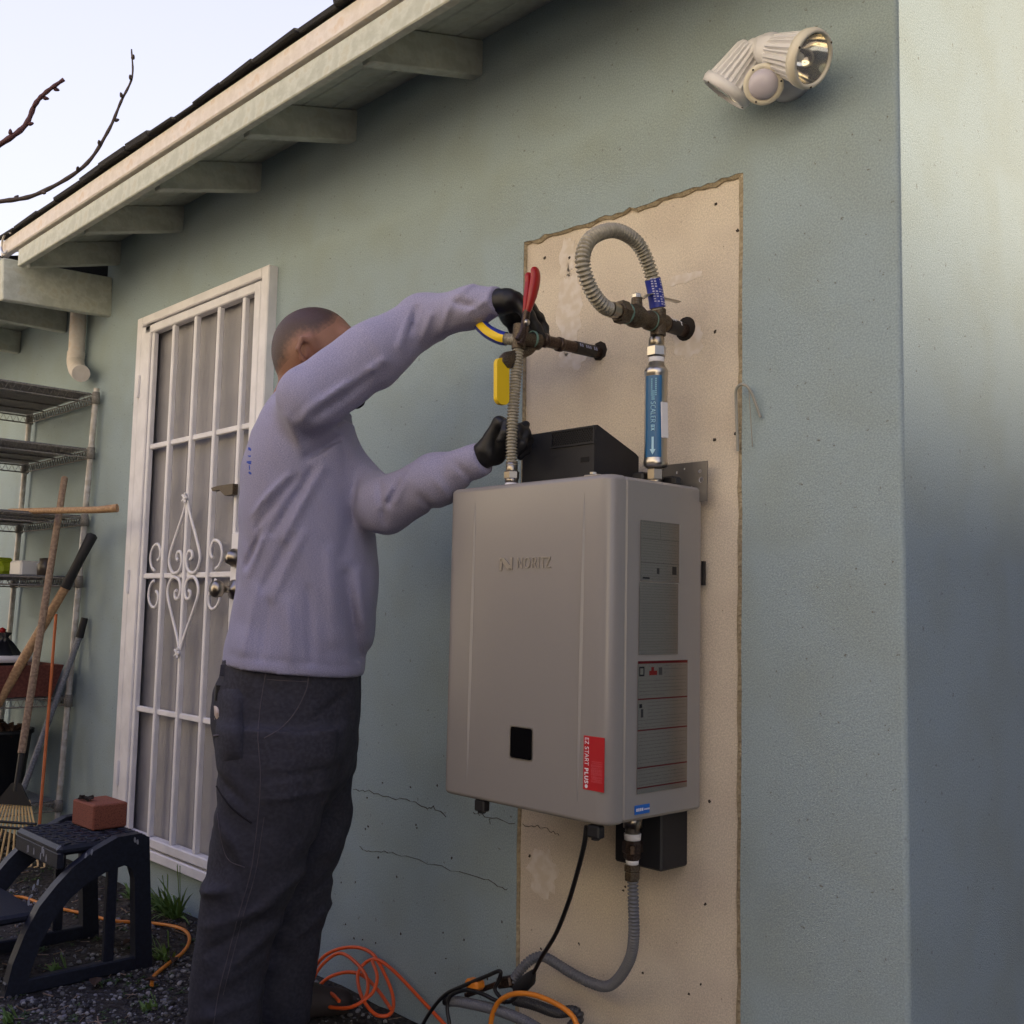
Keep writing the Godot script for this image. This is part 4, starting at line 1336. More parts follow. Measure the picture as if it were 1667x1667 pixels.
# a sheet of small illegible print: paper colour, ink colour, lines as words; red = heights (0..1) of dark red bars
func print_material(w: int, h: int, paper: Color, ink: Color, sd: int, pitch: int, red: Array) -> StandardMaterial3D:
	var im := Image.create(w, h, false, Image.FORMAT_RGB8)
	im.fill(paper)
	var r := RandomNumberGenerator.new()
	r.seed = sd
	var y := 4
	while y < h - 6:
		var para := r.randi_range(2, 7)
		var indent := r.randi_range(2, 10)
		for l in para:
			if y > h - 7:
				break
			var x := indent
			var stop := int(w * (0.97 if l < para - 1 else r.randf_range(0.4, 0.95)))
			while x < stop:
				var n := r.randi_range(4, 14)
				for k in n:
					if x + k < stop:
						for v in 2:
							if r.randf() < 0.62:
								im.set_pixel(x + k, y + v, paper.lerp(ink, r.randf_range(0.2, 0.5)))
				x += n + 2
			y += pitch
		y += r.randi_range(0, 3)
	if sd == 71:
		for q in [[0.0, 0.0, 1.0, 0.006], [0.0, 0.7, 1.0, 0.004], [0.5, 0.0, 0.004, 0.3], [0.0, 0.3, 1.0, 0.004], [0.42, 0.78, 0.07, 0.1], [0.82, 0.74, 0.12, 0.14], [0.06, 0.94, 0.18, 0.03]]:
			im.fill_rect(Rect2i(int(q[0] * w), int(q[1] * h), maxi(1, int(q[2] * w)), maxi(1, int(q[3] * h))), ink if q[3] < 0.08 else ink.lerp(paper, 0.25))
	for b in red:
		var yy := int(b * h)
		im.fill_rect(Rect2i(0, yy, w, 10), paper)
		im.fill_rect(Rect2i(0, yy + 1, w, 8 if b == 0.0 else 4), c8(112, 26, 34))
		if b == 0.0:
			im.fill_rect(Rect2i(0, yy + 14, int(w * 0.52), 44), paper)
			im.fill_rect(Rect2i(6, yy + 18, 26, 30), ink)
			im.fill_rect(Rect2i(11, yy + 23, 16, 20), paper)
			im.fill_rect(Rect2i(56, yy + 32, 40, 14), c8(150, 44, 44))
			im.fill_rect(Rect2i(66, yy + 20, 14, 12), c8(150, 44, 44))
			im.fill_rect(Rect2i(104, yy + 22, 18, 24), ink.lerp(paper, 0.5))
		if b == 0.285:
			im.fill_rect(Rect2i(0, yy + 12, int(w * 0.2), 54), paper)
			im.fill_rect(Rect2i(8, yy + 18, 14, 12), ink)
			im.fill_rect(Rect2i(16, yy + 34, 12, 26), ink.lerp(paper, 0.3))
	var m := flat(Color.WHITE, 0.26 if sd > 20 else 0.45)
	m.metallic = 0.8 if red.size() or sd > 20 else 0.0
	m.albedo_texture = ImageTexture.create_from_image(im)
	return m

# ================================================================ pipes and hoses
func plumbing():
	# --- right: cold water stub, tee, ball valve with metal lever
	var X := -1.397
	var Y := 1.684
	var v := thing("water_valve", "tarnished brass ball valve with steel lever on the right pipe stub", "valve", Vector3(X, Y, 0))
	var s := st()
	lathe(s, [Vector2(0.0272, 0.0), Vector2(0.0265, 0.0032), Vector2(0.0, 0.0026)], axis(Vector3(X + 0.002, Y + 0.003, -0.013), Vector3.BACK), 17)
	obj("wall_hole", s, flat(c8(34, 28, 24), 0.95), v)
	s = rod(Vector3(X, Y, -0.012), Vector3(X, Y, 0.062), 0.0145, 14)
	obj("pipe", s, M.copper, v)
	s = st()
	tube(s, PackedVector3Array([Vector3(X, Y, 0.012), Vector3(X, Y, 0.05)]), 0.0156, 14)
	var band := obj("printed_band", s, M.black, v)
	s = st()
	for k in 9:
		var a := 0.2 + rng.randf() * 1.8
		var z := 0.016 + k * 0.0036
		bx(s, Vector3(X + cos(a) * 0.0158, Y + sin(a) * 0.0158, z), Vector3(0.001, 0.008, 0.0016), Basis(Vector3.BACK, a))
	obj("print", s, M.paper, band)
	s = st()
	lathe(s, [Vector2(0, 0), Vector2(0.019, 0), Vector2(0.020, 0.005), Vector2(0.0175, 0.012), Vector2(0.0175, 0.032), Vector2(0.020, 0.040), Vector2(0.019, 0.045), Vector2(0, 0.045)], axis(Vector3(X, Y, 0.058), Vector3.BACK), 20)
	tube(s, PackedVector3Array([Vector3(X, Y - 0.03, 0.081), Vector3(X, Y + 0.026, 0.081)]), 0.0165, 16)
	obj("tee", s, M.brass, v)
	s = st()
	lathe(s, [Vector2(0, 0), Vector2(0.020, 0), Vector2(0.021, 0.012), Vector2(0.017, 0.018), Vector2(0.0185, 0.03), Vector2(0.024, 0.045), Vector2(0.0245, 0.06), Vector2(0.018, 0.075), Vector2(0.017, 0.085), Vector2(0, 0.085)], axis(Vector3(X, Y - 0.003, 0.103), Vector3.BACK), 20)
	tube(s, PackedVector3Array([Vector3(X, Y + 0.012, 0.152), Vector3(X, Y + 0.036, 0.152)]), PackedFloat32Array([0.013, 0.011]), 12)
	obj("body", s, M.brass, v)
	s = st()
	hexnut(s, Vector3(X, Y - 0.004, 0.186), Vector3.BACK, 0.0245, 0.026)
	obj("coupling_nut", s, M.brass, v)
	s = st()
	lathe(s, [Vector2(0.017, 0), Vector2(0.0215, 0.001), Vector2(0.0215, 0.005), Vector2(0.017, 0.006)], axis(Vector3(X, Y - 0.004, 0.181), Vector3.BACK), 18)
	lathe(s, [Vector2(0.016, 0), Vector2(0.0212, 0.001), Vector2(0.0212, 0.004), Vector2(0.016, 0.005)], axis(Vector3(X, Y - 0.003, 0.102), Vector3.BACK), 18)
	obj("green_corrosion", s, M.verdigris, v)
	s = st()
	hexnut(s, Vector3(X, Y + 0.034, 0.152), Vector3.UP, 0.0095, 0.011)
	obj("stem_nut", s, M.steel, v)
	s = st()
	tube(s, spline([Vector3(X, 1.724, 0.158), Vector3(X, 1.722, 0.135), Vector3(X, 1.737, 0.112), Vector3(X, 1.738, 0.07), Vector3(X, 1.741, 0.03), Vector3(X, 1.741, 0.014)], 5), 0.009, 8, true, Vector3.UP, 0.18)
	obj("lever", s, M.steel, v)
	# hose loop
	var h := thing("flexible_hose", "corrugated steel hose looping above the right brass valve", "hose", Vector3(X, 1.70, 0.2))
	var path := spline([Vector3(X, 1.680, 0.208), Vector3(X, 1.678, 0.235), Vector3(X + 0.004, 1.683, 0.268), Vector3(X + 0.006, 1.708, 0.303), Vector3(X + 0.006, 1.757, 0.325), Vector3(X + 0.004, 1.808, 0.299), Vector3(X, 1.845, 0.225), Vector3(X, 1.839, 0.157), Vector3(X, 1.801, 0.116), Vector3(X, 1.75, 0.093), Vector3(X, 1.703, 0.081)], 10)
	obj("bellows", bellows(path, 0.0138, 0.0022, 0.0082, 16), M.hose, h)
	s = rod(Vector3(X, 1.680, 0.205), Vector3(X + 0.001, 1.679, 0.236), 0.0165, 14)
	obj("sleeve", s, M.nickel, h)
	s = st()
	tube(s, spline([Vector3(X, 1.772, 0.1015), Vector3(X, 1.755, 0.0948), Vector3(X, 1.735, 0.0888), Vector3(X, 1.714, 0.0835)], 6), 0.0172, 16, false)
	var lab := obj("blue_label", s, M.blue, h)
	s = st()
	for i in 11:
		for j in 5:
			var f := i / 10.0
			var c := Vector3(X, lerpf(1.768, 1.718, f), lerpf(0.1003, 0.0844, f))
			var a := -0.6 + j * 0.42
			if rng.randf() < 0.75:
				bx(s, c + Vector3(cos(a), 0, sin(a)) * 0.0173, Vector3(0.0008, 0.0024, 0.0044), Basis(Vector3.UP, -a))
	obj("print", s, flat(c8(178, 180, 214), 0.5), lab)
	# scale filter
	var f := thing("scale_filter", "silver inline water filter canister with blue label rising from the heater", "filter", Vector3(X, 1.335, 0.086))
	var C := Vector3(X, 0, 0.086)
	s = st()
	tube(s, PackedVector3Array([C + Vector3(0, 1.66, -0.004), C + Vector3(0, 1.625, 0)]), 0.011, 14)
	lathe(s, [Vector2(0, 1.595), Vector2(0.013, 1.595), Vector2(0.013, 1.628), Vector2(0.0165, 1.634), Vector2(0.0165, 1.648), Vector2(0.012, 1.652), Vector2(0, 1.652)], Transform3D(Basis(), C), 16)
	obj("nipple", s, M.nickel, f)
	s = st()
	hexnut(s, C + Vector3(0, 1.607, 0), Vector3.UP, 0.0205, 0.024)
	obj("nut", s, M.steel, f)
	s = st()
	lathe(s, [Vector2(0, 1.590), Vector2(0.0165, 1.590), Vector2(0.0165, 1.606), Vector2(0, 1.606)], Transform3D(Basis(), C), 16)
	obj("seal_tape", s, M.paper, f)
	s = st()
	lathe(s, [Vector2(0, 1.372), Vector2(0.019, 1.372), Vector2(0.0245, 1.376), Vector2(0.0255, 1.384), Vector2(0.0238, 1.388), Vector2(0.0238, 1.566), Vector2(0.0253, 1.569), Vector2(0.0253, 1.577), Vector2(0.021, 1.585), Vector2(0.018, 1.586), Vector2(0.017, 1.596), Vector2(0, 1.598)], Transform3D(Basis(), C), 36)
	obj("canister", s, M.steel, f)
	s = st()
	s.set_smooth_group(0)
	# label covers the side turned towards the yard
	var face := 0.95
	for k in 10:
		var a0 := face + 1.0 - k * 0.155
		var a1 := face + 1.0 - (k + 1) * 0.155
		var p0 := C + Vector3(cos(a0), 0, sin(a0)) * 0.0242
		var p1 := C + Vector3(cos(a1), 0, sin(a1)) * 0.0242
		quad(s, p0 + Vector3.UP * 1.392, p1 + Vector3.UP * 1.392, p1 + Vector3.UP * 1.564, p0 + Vector3.UP * 1.564, Vector3(cos(a0), 0, sin(a0)))
	var bl := obj("blue_label", s, M.teal, f)
	var la := 1.15
	var ln := Vector3(cos(la), 0, sin(la))
	var lr := Vector3(ln.z, 0, -ln.x)
	for q in [["SCALER", 1.486, 0.0135, false], ["BX", 1.4535, 0.0105, true]]:
		var tx := obj("lettering", lettering(q[0], q[2], "Droid Sans", 0.0016, q[3]), flat(c8(150, 200, 226), 0.5), bl)
		place(tx, C + Vector3(0, q[1], 0) + ln * 0.0245, Vector3.DOWN, lr, bl)
	s = st()
	var lt := Transform3D(Basis(Vector3.DOWN, lr, Vector3.DOWN.cross(lr)), C + ln * 0.0240)
	prism(s, PackedVector2Array([Vector2(-1.434, 0.0022), Vector2(-1.408, 0.0022), Vector2(-1.408, 0.006), Vector2(-1.397, 0.0), Vector2(-1.408, -0.006), Vector2(-1.408, -0.0022), Vector2(-1.434, -0.0022)]), lt, 0.0012)
	obj("arrow", s, flat(c8(170, 212, 232), 0.5), bl)
	s = st()
	for i in 2:
		for k in 9:
			bx(s, C + ln * 0.0246 + Vector3(0, 1.556 - k * 0.0042 - i * 0.0007, 0) + lr * (0.006 - 0.009 * i), Vector3(0.0028, 0.0030, 0.0006), Basis(lr, Vector3.UP, ln))
	for k in 5:
		bx(s, C + ln * 0.0246 + Vector3(0, 1.530 - k * 0.0042, 0), Vector3(0.007, 0.0024, 0.0006), Basis(lr, Vector3.UP, ln))
	obj("print", s, flat(c8(120, 176, 206), 0.5), bl)
	s = st()
	var ta := 0.1
	bx(s, C + Vector3(0, 1.47, 0) + Vector3(cos(ta), 0, sin(ta)) * 0.025, Vector3(0.002, 0.075, 0.02), Basis(Vector3.UP, -ta) * Basis(Vector3.RIGHT, 0.04), 0.0008)
	obj("paper_tag", s, M.paper, f)
	s = st()
	hexnut(s, C + Vector3(0, 1.345, 0), Vector3.UP, 0.0175, 0.026)
	tube(s, PackedVector3Array([C + Vector3(0, 1.334, 0), C + Vector3(0, 1.35, 0)]), 0.0145, 14)
	obj("base_nut", s, M.nickel, f)

	# --- left: hot water stub with tee, yellow lever, hose held by the man
	X = -1.647
	Y = 1.676
	var w := thing("water_valve", "brown pipe stub and brass tee with a yellow lever handle behind the left hose", "valve", Vector3(X, Y, 0))
	s = st()
	lathe(s, [Vector2(0.0242, 0.0), Vector2(0.0232, 0.0034), Vector2(0.0, 0.0026)], axis(Vector3(X + 0.002, Y + 0.003, -0.013), Vector3.BACK), 9, false)
	obj("wall_hole", s, flat(c8(34, 28, 24), 0.95), w)
	s = st()
	tube(s, PackedVector3Array([Vector3(X, Y, -0.012), Vector3(X, Y - 0.008, 0.19)]), 0.0135, 14)
	obj("pipe", s, M.copper, w)
	s = st()
	tube(s, PackedVector3Array([Vector3(X, Y - 0.0008, 0.008), Vector3(X, Y - 0.003, 0.074)]), 0.0145, 14)
	band = obj("printed_band", s, M.black, w)
	s = st()
	for k in 9:
		for a in [0.3, 0.8, 1.3]:
			if rng.randf() < 0.6:
				var z := 0.012 + k * 0.0068
				bx(s, Vector3(X + cos(a) * 0.0147, Y - 0.003 + sin(a) * 0.0147, z), Vector3(0.001, 0.007, 0.003), Basis(Vector3.BACK, a))
	obj("print", s, flat(c8(150, 156, 190), 0.5), band)
	s = st()
	for z in [0.115, 0.165]:
		lathe(s, [Vector2(0.013, 0), Vector2(0.0165, 0.001), Vector2(0.0165, 0.012), Vector2(0.013, 0.013)], axis(Vector3(X, Y - 0.006, z), Vector3.BACK), 18)
	obj("solder_collar", s, M.copper, w)
	s = st()
	lathe(s, [Vector2(0, 0), Vector2(0.019, 0.0), Vector2(0.019, 0.012), Vector2(0.0165, 0.016), Vector2(0.0165, 0.05), Vector2(0.018, 0.06), Vector2(0, 0.06)], axis(Vector3(X, Y - 0.013, 0.19), Vector3(0, -0.06, 1)), 18)
	tube(s, PackedVector3Array([Vector3(X, 1.635, 0.25), Vector3(X, 1.69, 0.246)]), 0.015, 14)
	obj("tee", s, M.brass, w)
	s = st()
	lathe(s, [Vector2(0.017, 0), Vector2(0.0195, 0.001), Vector2(0.0195, 0.005), Vector2(0.017, 0.006)], axis(Vector3(X, Y - 0.011, 0.205), Vector3.BACK), 18)
	obj("green_corrosion", s, M.verdigris, w)
	s = st()
	tube(s, spline([Vector3(X, 1.662, 0.195), Vector3(X, 1.638, 0.218), Vector3(X, 1.618, 0.262), Vector3(X, 1.602, 0.285), Vector3(X, 1.592, 0.293)], 6), PackedFloat32Array([0.012, 0.013, 0.012, 0.011, 0.011, 0.011, 0.011, 0.011, 0.011, 0.012, 0.012, 0.012, 0.013, 0.014, 0.016, 0.018, 0.019, 0.019, 0.019, 0.019, 0.019, 0.019, 0.018, 0.017, 0.015]), 10, true, Vector3.RIGHT, 0.45)
	obj("lever", s, M.brass, w)
	s = st()
	var yl := PackedVector2Array()
	for q in round_rect(0.036, 0.100, 0.014, 5):
		yl.append(q)
	prism(s, yl, Transform3D(Basis(Vector3(0, 0, -1), Vector3.UP, Vector3.RIGHT) * Basis(Vector3.BACK, 0.03), Vector3(X - 0.006, 1.556, 0.297)), 0.011)
	obj("yellow_grip", s, M.yellow, w)
	h = thing("flexible_hose", "straight corrugated steel hose gripped by the man, down to the heater top", "hose", Vector3(X, 1.335, 0.26))
	var p := spline([Vector3(X, 1.645, 0.250), Vector3(X, 1.60, 0.253), Vector3(X, 1.51, 0.261), Vector3(X, 1.43, 0.264), Vector3(X, 1.375, 0.262)], 8)
	obj("bellows", bellows(p, 0.0112, 0.0019, 0.0068, 16), M.hose, h)
	s = st()
	lathe(s, [Vector2(0, 1.333), Vector2(0.0105, 1.333), Vector2(0.0105, 1.34), Vector2(0.014, 1.341), Vector2(0.014, 1.352), Vector2(0.0115, 1.353), Vector2(0.0115, 1.362), Vector2(0.0125, 1.364), Vector2(0.0125, 1.386), Vector2(0, 1.386)], Transform3D(Basis(), Vector3(X, 0, 0.262)), 16)
	obj("sleeve", s, M.nickel, h)
	s = st()
	hexnut(s, Vector3(X, 1.349, 0.262), Vector3.UP, 0.0165, 0.018)
	obj("nut", s, M.nickel, h)
	s = st()
	lathe(s, [Vector2(0, 1.3325), Vector2(0.014, 1.3325), Vector2(0.014, 1.341), Vector2(0, 1.341)], Transform3D(Basis(), Vector3(X, 0, 0.262)), 16)
	obj("seal_ring", s, M.paper, h)
	h = thing("flexible_hose", "short brass coloured hose with blue and yellow label curving under the sleeve", "hose", Vector3(X, 1.655, 0.26))
	p = spline([Vector3(X, 1.654, 0.250), Vector3(-1.6727, 1.6610, 0.2553), Vector3(-1.6982, 1.6684, 0.2613), Vector3(-1.7416, 1.6918, 0.2591), Vector3(-1.7886, 1.7281, 0.2479), Vector3(-1.8243, 1.7670, 0.2324), Vector3(-1.8470, 1.8041, 0.2175)], 8)
	obj("bellows", bellows(p, 0.0112, 0.0018, 0.0068, 14), M.hose, h)
	s = st()
	tube(s, p.slice(10, 34), 0.0155, 16, false)
	lab = obj("blue_label", s, M.blue, h)
	s = st()
	s.set_smooth_group(0)
	for i in range(10, 33):
		for k in 4:
			var q := []
			for e in [[i, k], [i + 1, k], [i + 1, k + 1], [i, k + 1]]:
				var tn: Vector3 = (p[e[0] + 1] - p[e[0] - 1]).normalized()
				var sd := Vector3(0.72, -0.1, 0.68)
				sd = (sd - tn * sd.dot(tn)).normalized()
				var up := sd.cross(tn) * -1.0
				var a: float = -0.75 + e[1] * 0.28
				q.append(p[e[0]] + (sd * cos(a) + up * sin(a)) * 0.0159)
			quad(s, q[0], q[1], q[2], q[3], Vector3(0.72, 0, 0.68))
	obj("yellow_stripe", s, M.yellow, lab)
	# pliers in the right hand
	var pl := thing("pliers", "red handled pliers gripping the brass tee", "pliers", Vector3(X, 1.65, 0.25))
	for k in [0.0, 1.0]:
		var off := Vector3(-0.028 * k, -0.004 * k, -0.01 * k)
		s = st()
		tube(s, spline([Vector3(X + 0.03, 1.815, 0.235) + off, Vector3(X + 0.032, 1.79, 0.233) + off, Vector3(X + 0.03, 1.75, 0.240) + off * 0.8, Vector3(X + 0.024, 1.715, 0.246) + off * 0.5], 5), PackedFloat32Array([0.006, 0.011, 0.0125, 0.013, 0.013, 0.0132, 0.0134, 0.0134, 0.013, 0.0125, 0.012, 0.011, 0.010, 0.009, 0.008, 0.007]), 10, true, Vector3.RIGHT, 0.6)
		obj("handle", s, M.red, pl)
	s = st()
	tube(s, spline([Vector3(X + 0.022, 1.718, 0.246), Vector3(X + 0.019, 1.69, 0.248), Vector3(X + 0.02, 1.665, 0.252), Vector3(X + 0.018, 1.64, 0.262)], 5), 0.009, 8, true, Vector3.RIGHT, 0.6)
	tube(s, spline([Vector3(X + 0.012, 1.716, 0.241), Vector3(X + 0.016, 1.69, 0.250), Vector3(X + 0.02, 1.668, 0.258), Vector3(X + 0.018, 1.648, 0.27)], 5), 0.008, 8, true, Vector3.RIGHT, 0.6)
	obj("jaws", s, M.copper, pl)
	s = turned([Vector2(0, 0), Vector2(0.007, 0), Vector2(0.007, 0.004), Vector2(0, 0.005)], Vector3(X + 0.024, 1.69, 0.25), Vector3.RIGHT, 12)
	obj("pivot", s, M.steel, pl)

	# --- below: gas shut-off and grey flexible gas line, black junction box
	s = st()
	bx(s, Vector3(-1.4425, 0.615, 0.034), Vector3(0.125, 0.125, 0.088), Basis(), 0.004)
	tag(obj("junction_box", s, M.blackbox), "black box on the wall under the right end of the heater", "box")
	var gv := thing("gas_valve", "dark gas shut-off fitting under the right end of the heater", "valve", Vector3(-1.4108, 0.5428, 0.1300))
	var ga: Vector3 = Vector3(-1.4122, 0.6528, 0.1300)
	var gb: Vector3 = Vector3(-1.4107, 0.5404, 0.1300)
	var len := ga.y - gb.y
	var G := Transform3D(Basis(), Vector3(ga.x, 0, ga.z))
	var at := func(k: float) -> float: return ga.y - len * k
	s = st()
	lathe(s, [Vector2(0, at.call(0.22)), Vector2(0.015, at.call(0.22)), Vector2(0.015, at.call(0.10)), Vector2(0.019, at.call(0.10)), Vector2(0.019, at.call(-0.1)), Vector2(0, at.call(-0.1))], G, 18)
	obj("nipple", s, M.nickel, gv)
	s = st()
	lathe(s, [Vector2(0, at.call(0.32)), Vector2(0.0165, at.call(0.32)), Vector2(0.0175, at.call(0.2)), Vector2(0, at.call(0.2))], G, 16)
	lathe(s, [Vector2(0, at.call(0.74)), Vector2(0.0125, at.call(0.74)), Vector2(0.0135, at.call(0.66)), Vector2(0, at.call(0.66))], G, 16)
	obj("seal_tape", s, M.paper, gv)
	s = st()
	lathe(s, [Vector2(0, at.call(0.66)), Vector2(0.014, at.call(0.66)), Vector2(0.0175, at.call(0.62)), Vector2(0.0175, at.call(0.54)), Vector2(0.021, at.call(0.52)), Vector2(0.021, at.call(0.36)), Vector2(0.018, at.call(0.31)), Vector2(0, at.call(0.31))], G, 8, false)
	bx(s, Vector3(ga.x + 0.012, at.call(0.45), ga.z + 0.014), Vector3(0.012, 0.02, 0.016), Basis(Vector3.UP, 0.7), 0.002)
	obj("body", s, M.copper, gv)
	s = st()
	hexnut(s, Vector3(ga.x, at.call(0.86), ga.z), Vector3.UP, 0.0165, 0.014)
	hexnut(s, Vector3(ga.x, at.call(1.02), ga.z), Vector3.UP, 0.0155, 0.018)
	obj("flare_nut", s, M.brass, gv)
	var gl := thing("gas_line", "grey ribbed flexible gas line sagging along the bare wall patch", "hose", Vector3(-1.5503, 0.2810, 0.0500))
	var gpth := spline([Vector3(-1.4108, 0.5428, 0.1300), Vector3(-1.4102, 0.4949, 0.1280), Vector3(-1.4187, 0.4313, 0.1150), Vector3(-1.4485, 0.3715, 0.0900), Vector3(-1.5062, 0.3094, 0.0600), Vector3(-1.5503, 0.2810, 0.0500), Vector3(-1.6031, 0.2788, 0.0500), Vector3(-1.6578, 0.2856, 0.0500), Vector3(-1.7049, 0.2949, 0.0500), Vector3(-1.7397, 0.2971, 0.0500), Vector3(-1.7646, 0.2851, 0.0600), Vector3(-1.7862, 0.2574, 0.0750), Vector3(-1.8061, 0.2238, 0.0800)], 8)
	obj("ribbed_tube", bellows(gpth, 0.0094, 0.0023, 0.0074, 14), M.flex, gl)
	var lp := spline([Vector3(-1.9619, 0.1584, 0.1300), Vector3(-1.9207, 0.1681, 0.1300), Vector3(-1.8161, 0.1817, 0.1300), Vector3(-1.7271, 0.1854, 0.1300), Vector3(-1.6516, 0.1789, 0.1300)], 8)
	var g2 := thing("gas_line", "loose end of grey ribbed tubing lying among the cords at the bottom", "hose", Vector3(-1.8682, 0.1361, 0.1000))
	obj("ribbed_tube", bellows(lp, 0.0100, 0.0023, 0.0074, 14), M.flex, g2)
	lp = spline([Vector3(-1.8241, 0.1800, 0.0500), Vector3(-1.7602, 0.1864, 0.0500), Vector3(-1.6882, 0.1915, 0.0550), Vector3(-1.6339, 0.2102, 0.0600), Vector3(-1.6139, 0.2030, 0.0600), Vector3(-1.6368, 0.1762, 0.0600)], 8)
	var g3 := thing("gas_line", "dark ribbed tubing behind the amber cord at the foot of the patch", "hose", Vector3(-1.7209, 0.1655, 0.0500))
	obj("ribbed_tube", bellows(lp, 0.0100, 0.0023, 0.0074, 14), flat(c8(60, 60, 64), 0.5), g3)
	s = st()
	tube(s, PackedVector3Array([Vector3(-1.9575, 0.1596, 0.1300), Vector3(-1.9716, 0.1597, 0.1350)]), PackedFloat32Array([0.0125, 0.0115]), 12)
	obj("end_collar", s, M.black, g2)
	s = st()
	bar(s, Vector3(-1.9336, 0.1730, 0.1000), Vector3(-1.8201, 0.2305, 0.0900), 0.012, 0.02, Vector3.UP, 0.002)
	bar(s, Vector3(-1.8363, 0.2236, 0.0900), Vector3(-1.7952, 0.2371, 0.0850), 0.024, 0.022, Vector3.UP, 0.004)
	tag(obj("pipe_clamp", s, M.copper), "dark metal clamp end under the tangle of cords", "clamp")

func cords():
	var pw := thing("power_cord", "black power cord hanging from the heater to a plug near the ground", "cord", Vector3(-1.7197, 0.2688, 0.1000))
	var s := st()
	tube(s, spline([Vector3(-1.3956, 0.6657, 0.2850), Vector3(-1.4058, 0.6292, 0.2800), Vector3(-1.4500, 0.5653, 0.2500), Vector3(-1.5108, 0.4879, 0.2100), Vector3(-1.5818, 0.4047, 0.1700), Vector3(-1.6610, 0.3308, 0.1300), Vector3(-1.7061, 0.2809, 0.1100)], 8), 0.0048, 8)
	obj("cable", s, M.cable, pw)
	s = st()
	tube(s, PackedVector3Array([Vector3(-1.7062, 0.2834, 0.1100), Vector3(-1.7222, 0.2640, 0.1050), Vector3(-1.7500, 0.2414, 0.1000), Vector3(-1.7654, 0.2282, 0.1000)]), PackedFloat32Array([0.007, 0.015, 0.016, 0.013]), 10)
	obj("plug", s, M.rubber, pw)
	var c2 := thing("power_cord", "tangled black cord crossing over the grey tubing near the ground", "cord", Vector3(-2.0175, 0.1038, 0.1400))
	s = st()
	tube(s, spline([Vector3(-2.0329, 0.0764, 0.1600), Vector3(-2.0002, 0.1288, 0.1550), Vector3(-1.9545, 0.1787, 0.1500), Vector3(-1.9063, 0.2082, 0.1400), Vector3(-1.8497, 0.2401, 0.1200), Vector3(-1.8119, 0.2596, 0.1100), Vector3(-1.8153, 0.2387, 0.1100), Vector3(-1.8214, 0.2168, 0.1150), Vector3(-1.7833, 0.2042, 0.1200), Vector3(-1.7578, 0.2136, 0.1200), Vector3(-1.7473, 0.2351, 0.1100)], 8), 0.0045, 8)
	tube(s, spline([Vector3(-1.9229, 0.1243, 0.1600), Vector3(-1.9389, 0.1567, 0.1550), Vector3(-1.9306, 0.1850, 0.1500), Vector3(-1.8891, 0.2046, 0.1400), Vector3(-1.8368, 0.2103, 0.1400), Vector3(-1.8013, 0.2054, 0.1350), Vector3(-1.7727, 0.2067, 0.1300)], 8), 0.0045, 8)
	obj("cable", s, M.cable, c2)
	s = st()
	bx(s, Vector3(-1.8845, 0.2150, 0.1200), Vector3(0.045, 0.022, 0.03), Basis(Vector3.BACK, 0.1), 0.006)
	obj("amber_connector", s, M.amber, c2)
	s = st()
	tube(s, spline([Vector3(-1.8078, 0.1363, 0.1400), Vector3(-1.8028, 0.1706, 0.1400), Vector3(-1.7800, 0.2096, 0.1400), Vector3(-1.7317, 0.2380, 0.1400), Vector3(-1.6812, 0.2466, 0.1300), Vector3(-1.6168, 0.2462, 0.1300), Vector3(-1.5722, 0.2361, 0.1300), Vector3(-1.5509, 0.2140, 0.1300)], 8), 0.0058, 8)
	tag(obj("amber_cord", s, M.amber), "amber cord arching over the ribbed tubing at the foot of the patch", "cord")
	var oc := thing("extension_cord", "coiled bright orange extension cord leaning on the wall behind the boots", "cord", Vector3(-2.4, 0, 0.1))
	s = st()
	var loops := [
		[Vector3(-2.6024, 0.0419, 0.1000), Vector3(-2.5607, 0.1070, 0.0700), Vector3(-2.4879, 0.1397, 0.0400), Vector3(-2.4023, 0.1418, 0.0300), Vector3(-2.3238, 0.1030, 0.0400), Vector3(-2.2639, 0.0689, 0.0600), Vector3(-2.2206, 0.0522, 0.1000), Vector3(-2.2420, 0.0504, 0.1300), Vector3(-2.3148, 0.0689, 0.1200), Vector3(-2.3942, 0.0937, 0.0800), Vector3(-2.4095, 0.1153, 0.0500), Vector3(-2.3756, 0.1332, 0.0350), Vector3(-2.3060, 0.1210, 0.0300), Vector3(-2.1757, 0.0752, 0.0300), Vector3(-2.0659, 0.0349, 0.0300)],
		[Vector3(-2.5385, 0.0114, 0.1300), Vector3(-2.5126, 0.0599, 0.1000), Vector3(-2.4647, 0.0849, 0.0700), Vector3(-2.3998, 0.0912, 0.0600), Vector3(-2.3169, 0.0771, 0.0700), Vector3(-2.2212, 0.0640, 0.1000)],
		[Vector3(-2.5533, 0.0457, 0.1200), Vector3(-2.5446, 0.0903, 0.0900), Vector3(-2.5078, 0.1226, 0.0600), Vector3(-2.4293, 0.1157, 0.0600), Vector3(-2.3503, 0.0970, 0.0800), Vector3(-2.3042, 0.0717, 0.1200), Vector3(-2.3253, 0.0501, 0.1500), Vector3(-2.3927, 0.0340, 0.1600), Vector3(-2.4495, 0.0310, 0.1600)],
		[Vector3(-2.3716, 0.1325, 0.0500), Vector3(-2.3214, 0.1100, 0.0700), Vector3(-2.2978, 0.0841, 0.1000), Vector3(-2.3007, 0.0673, 0.1300)],
		[Vector3(-2.4813, 0.0527, 0.1400), Vector3(-2.4092, 0.0613, 0.1500), Vector3(-2.3607, 0.0580, 0.1600)]]
	for l in loops:
		tube(s, spline(l, 8), 0.0048, 8)
	obj("cable", s, M.orange, oc)
	s = st()
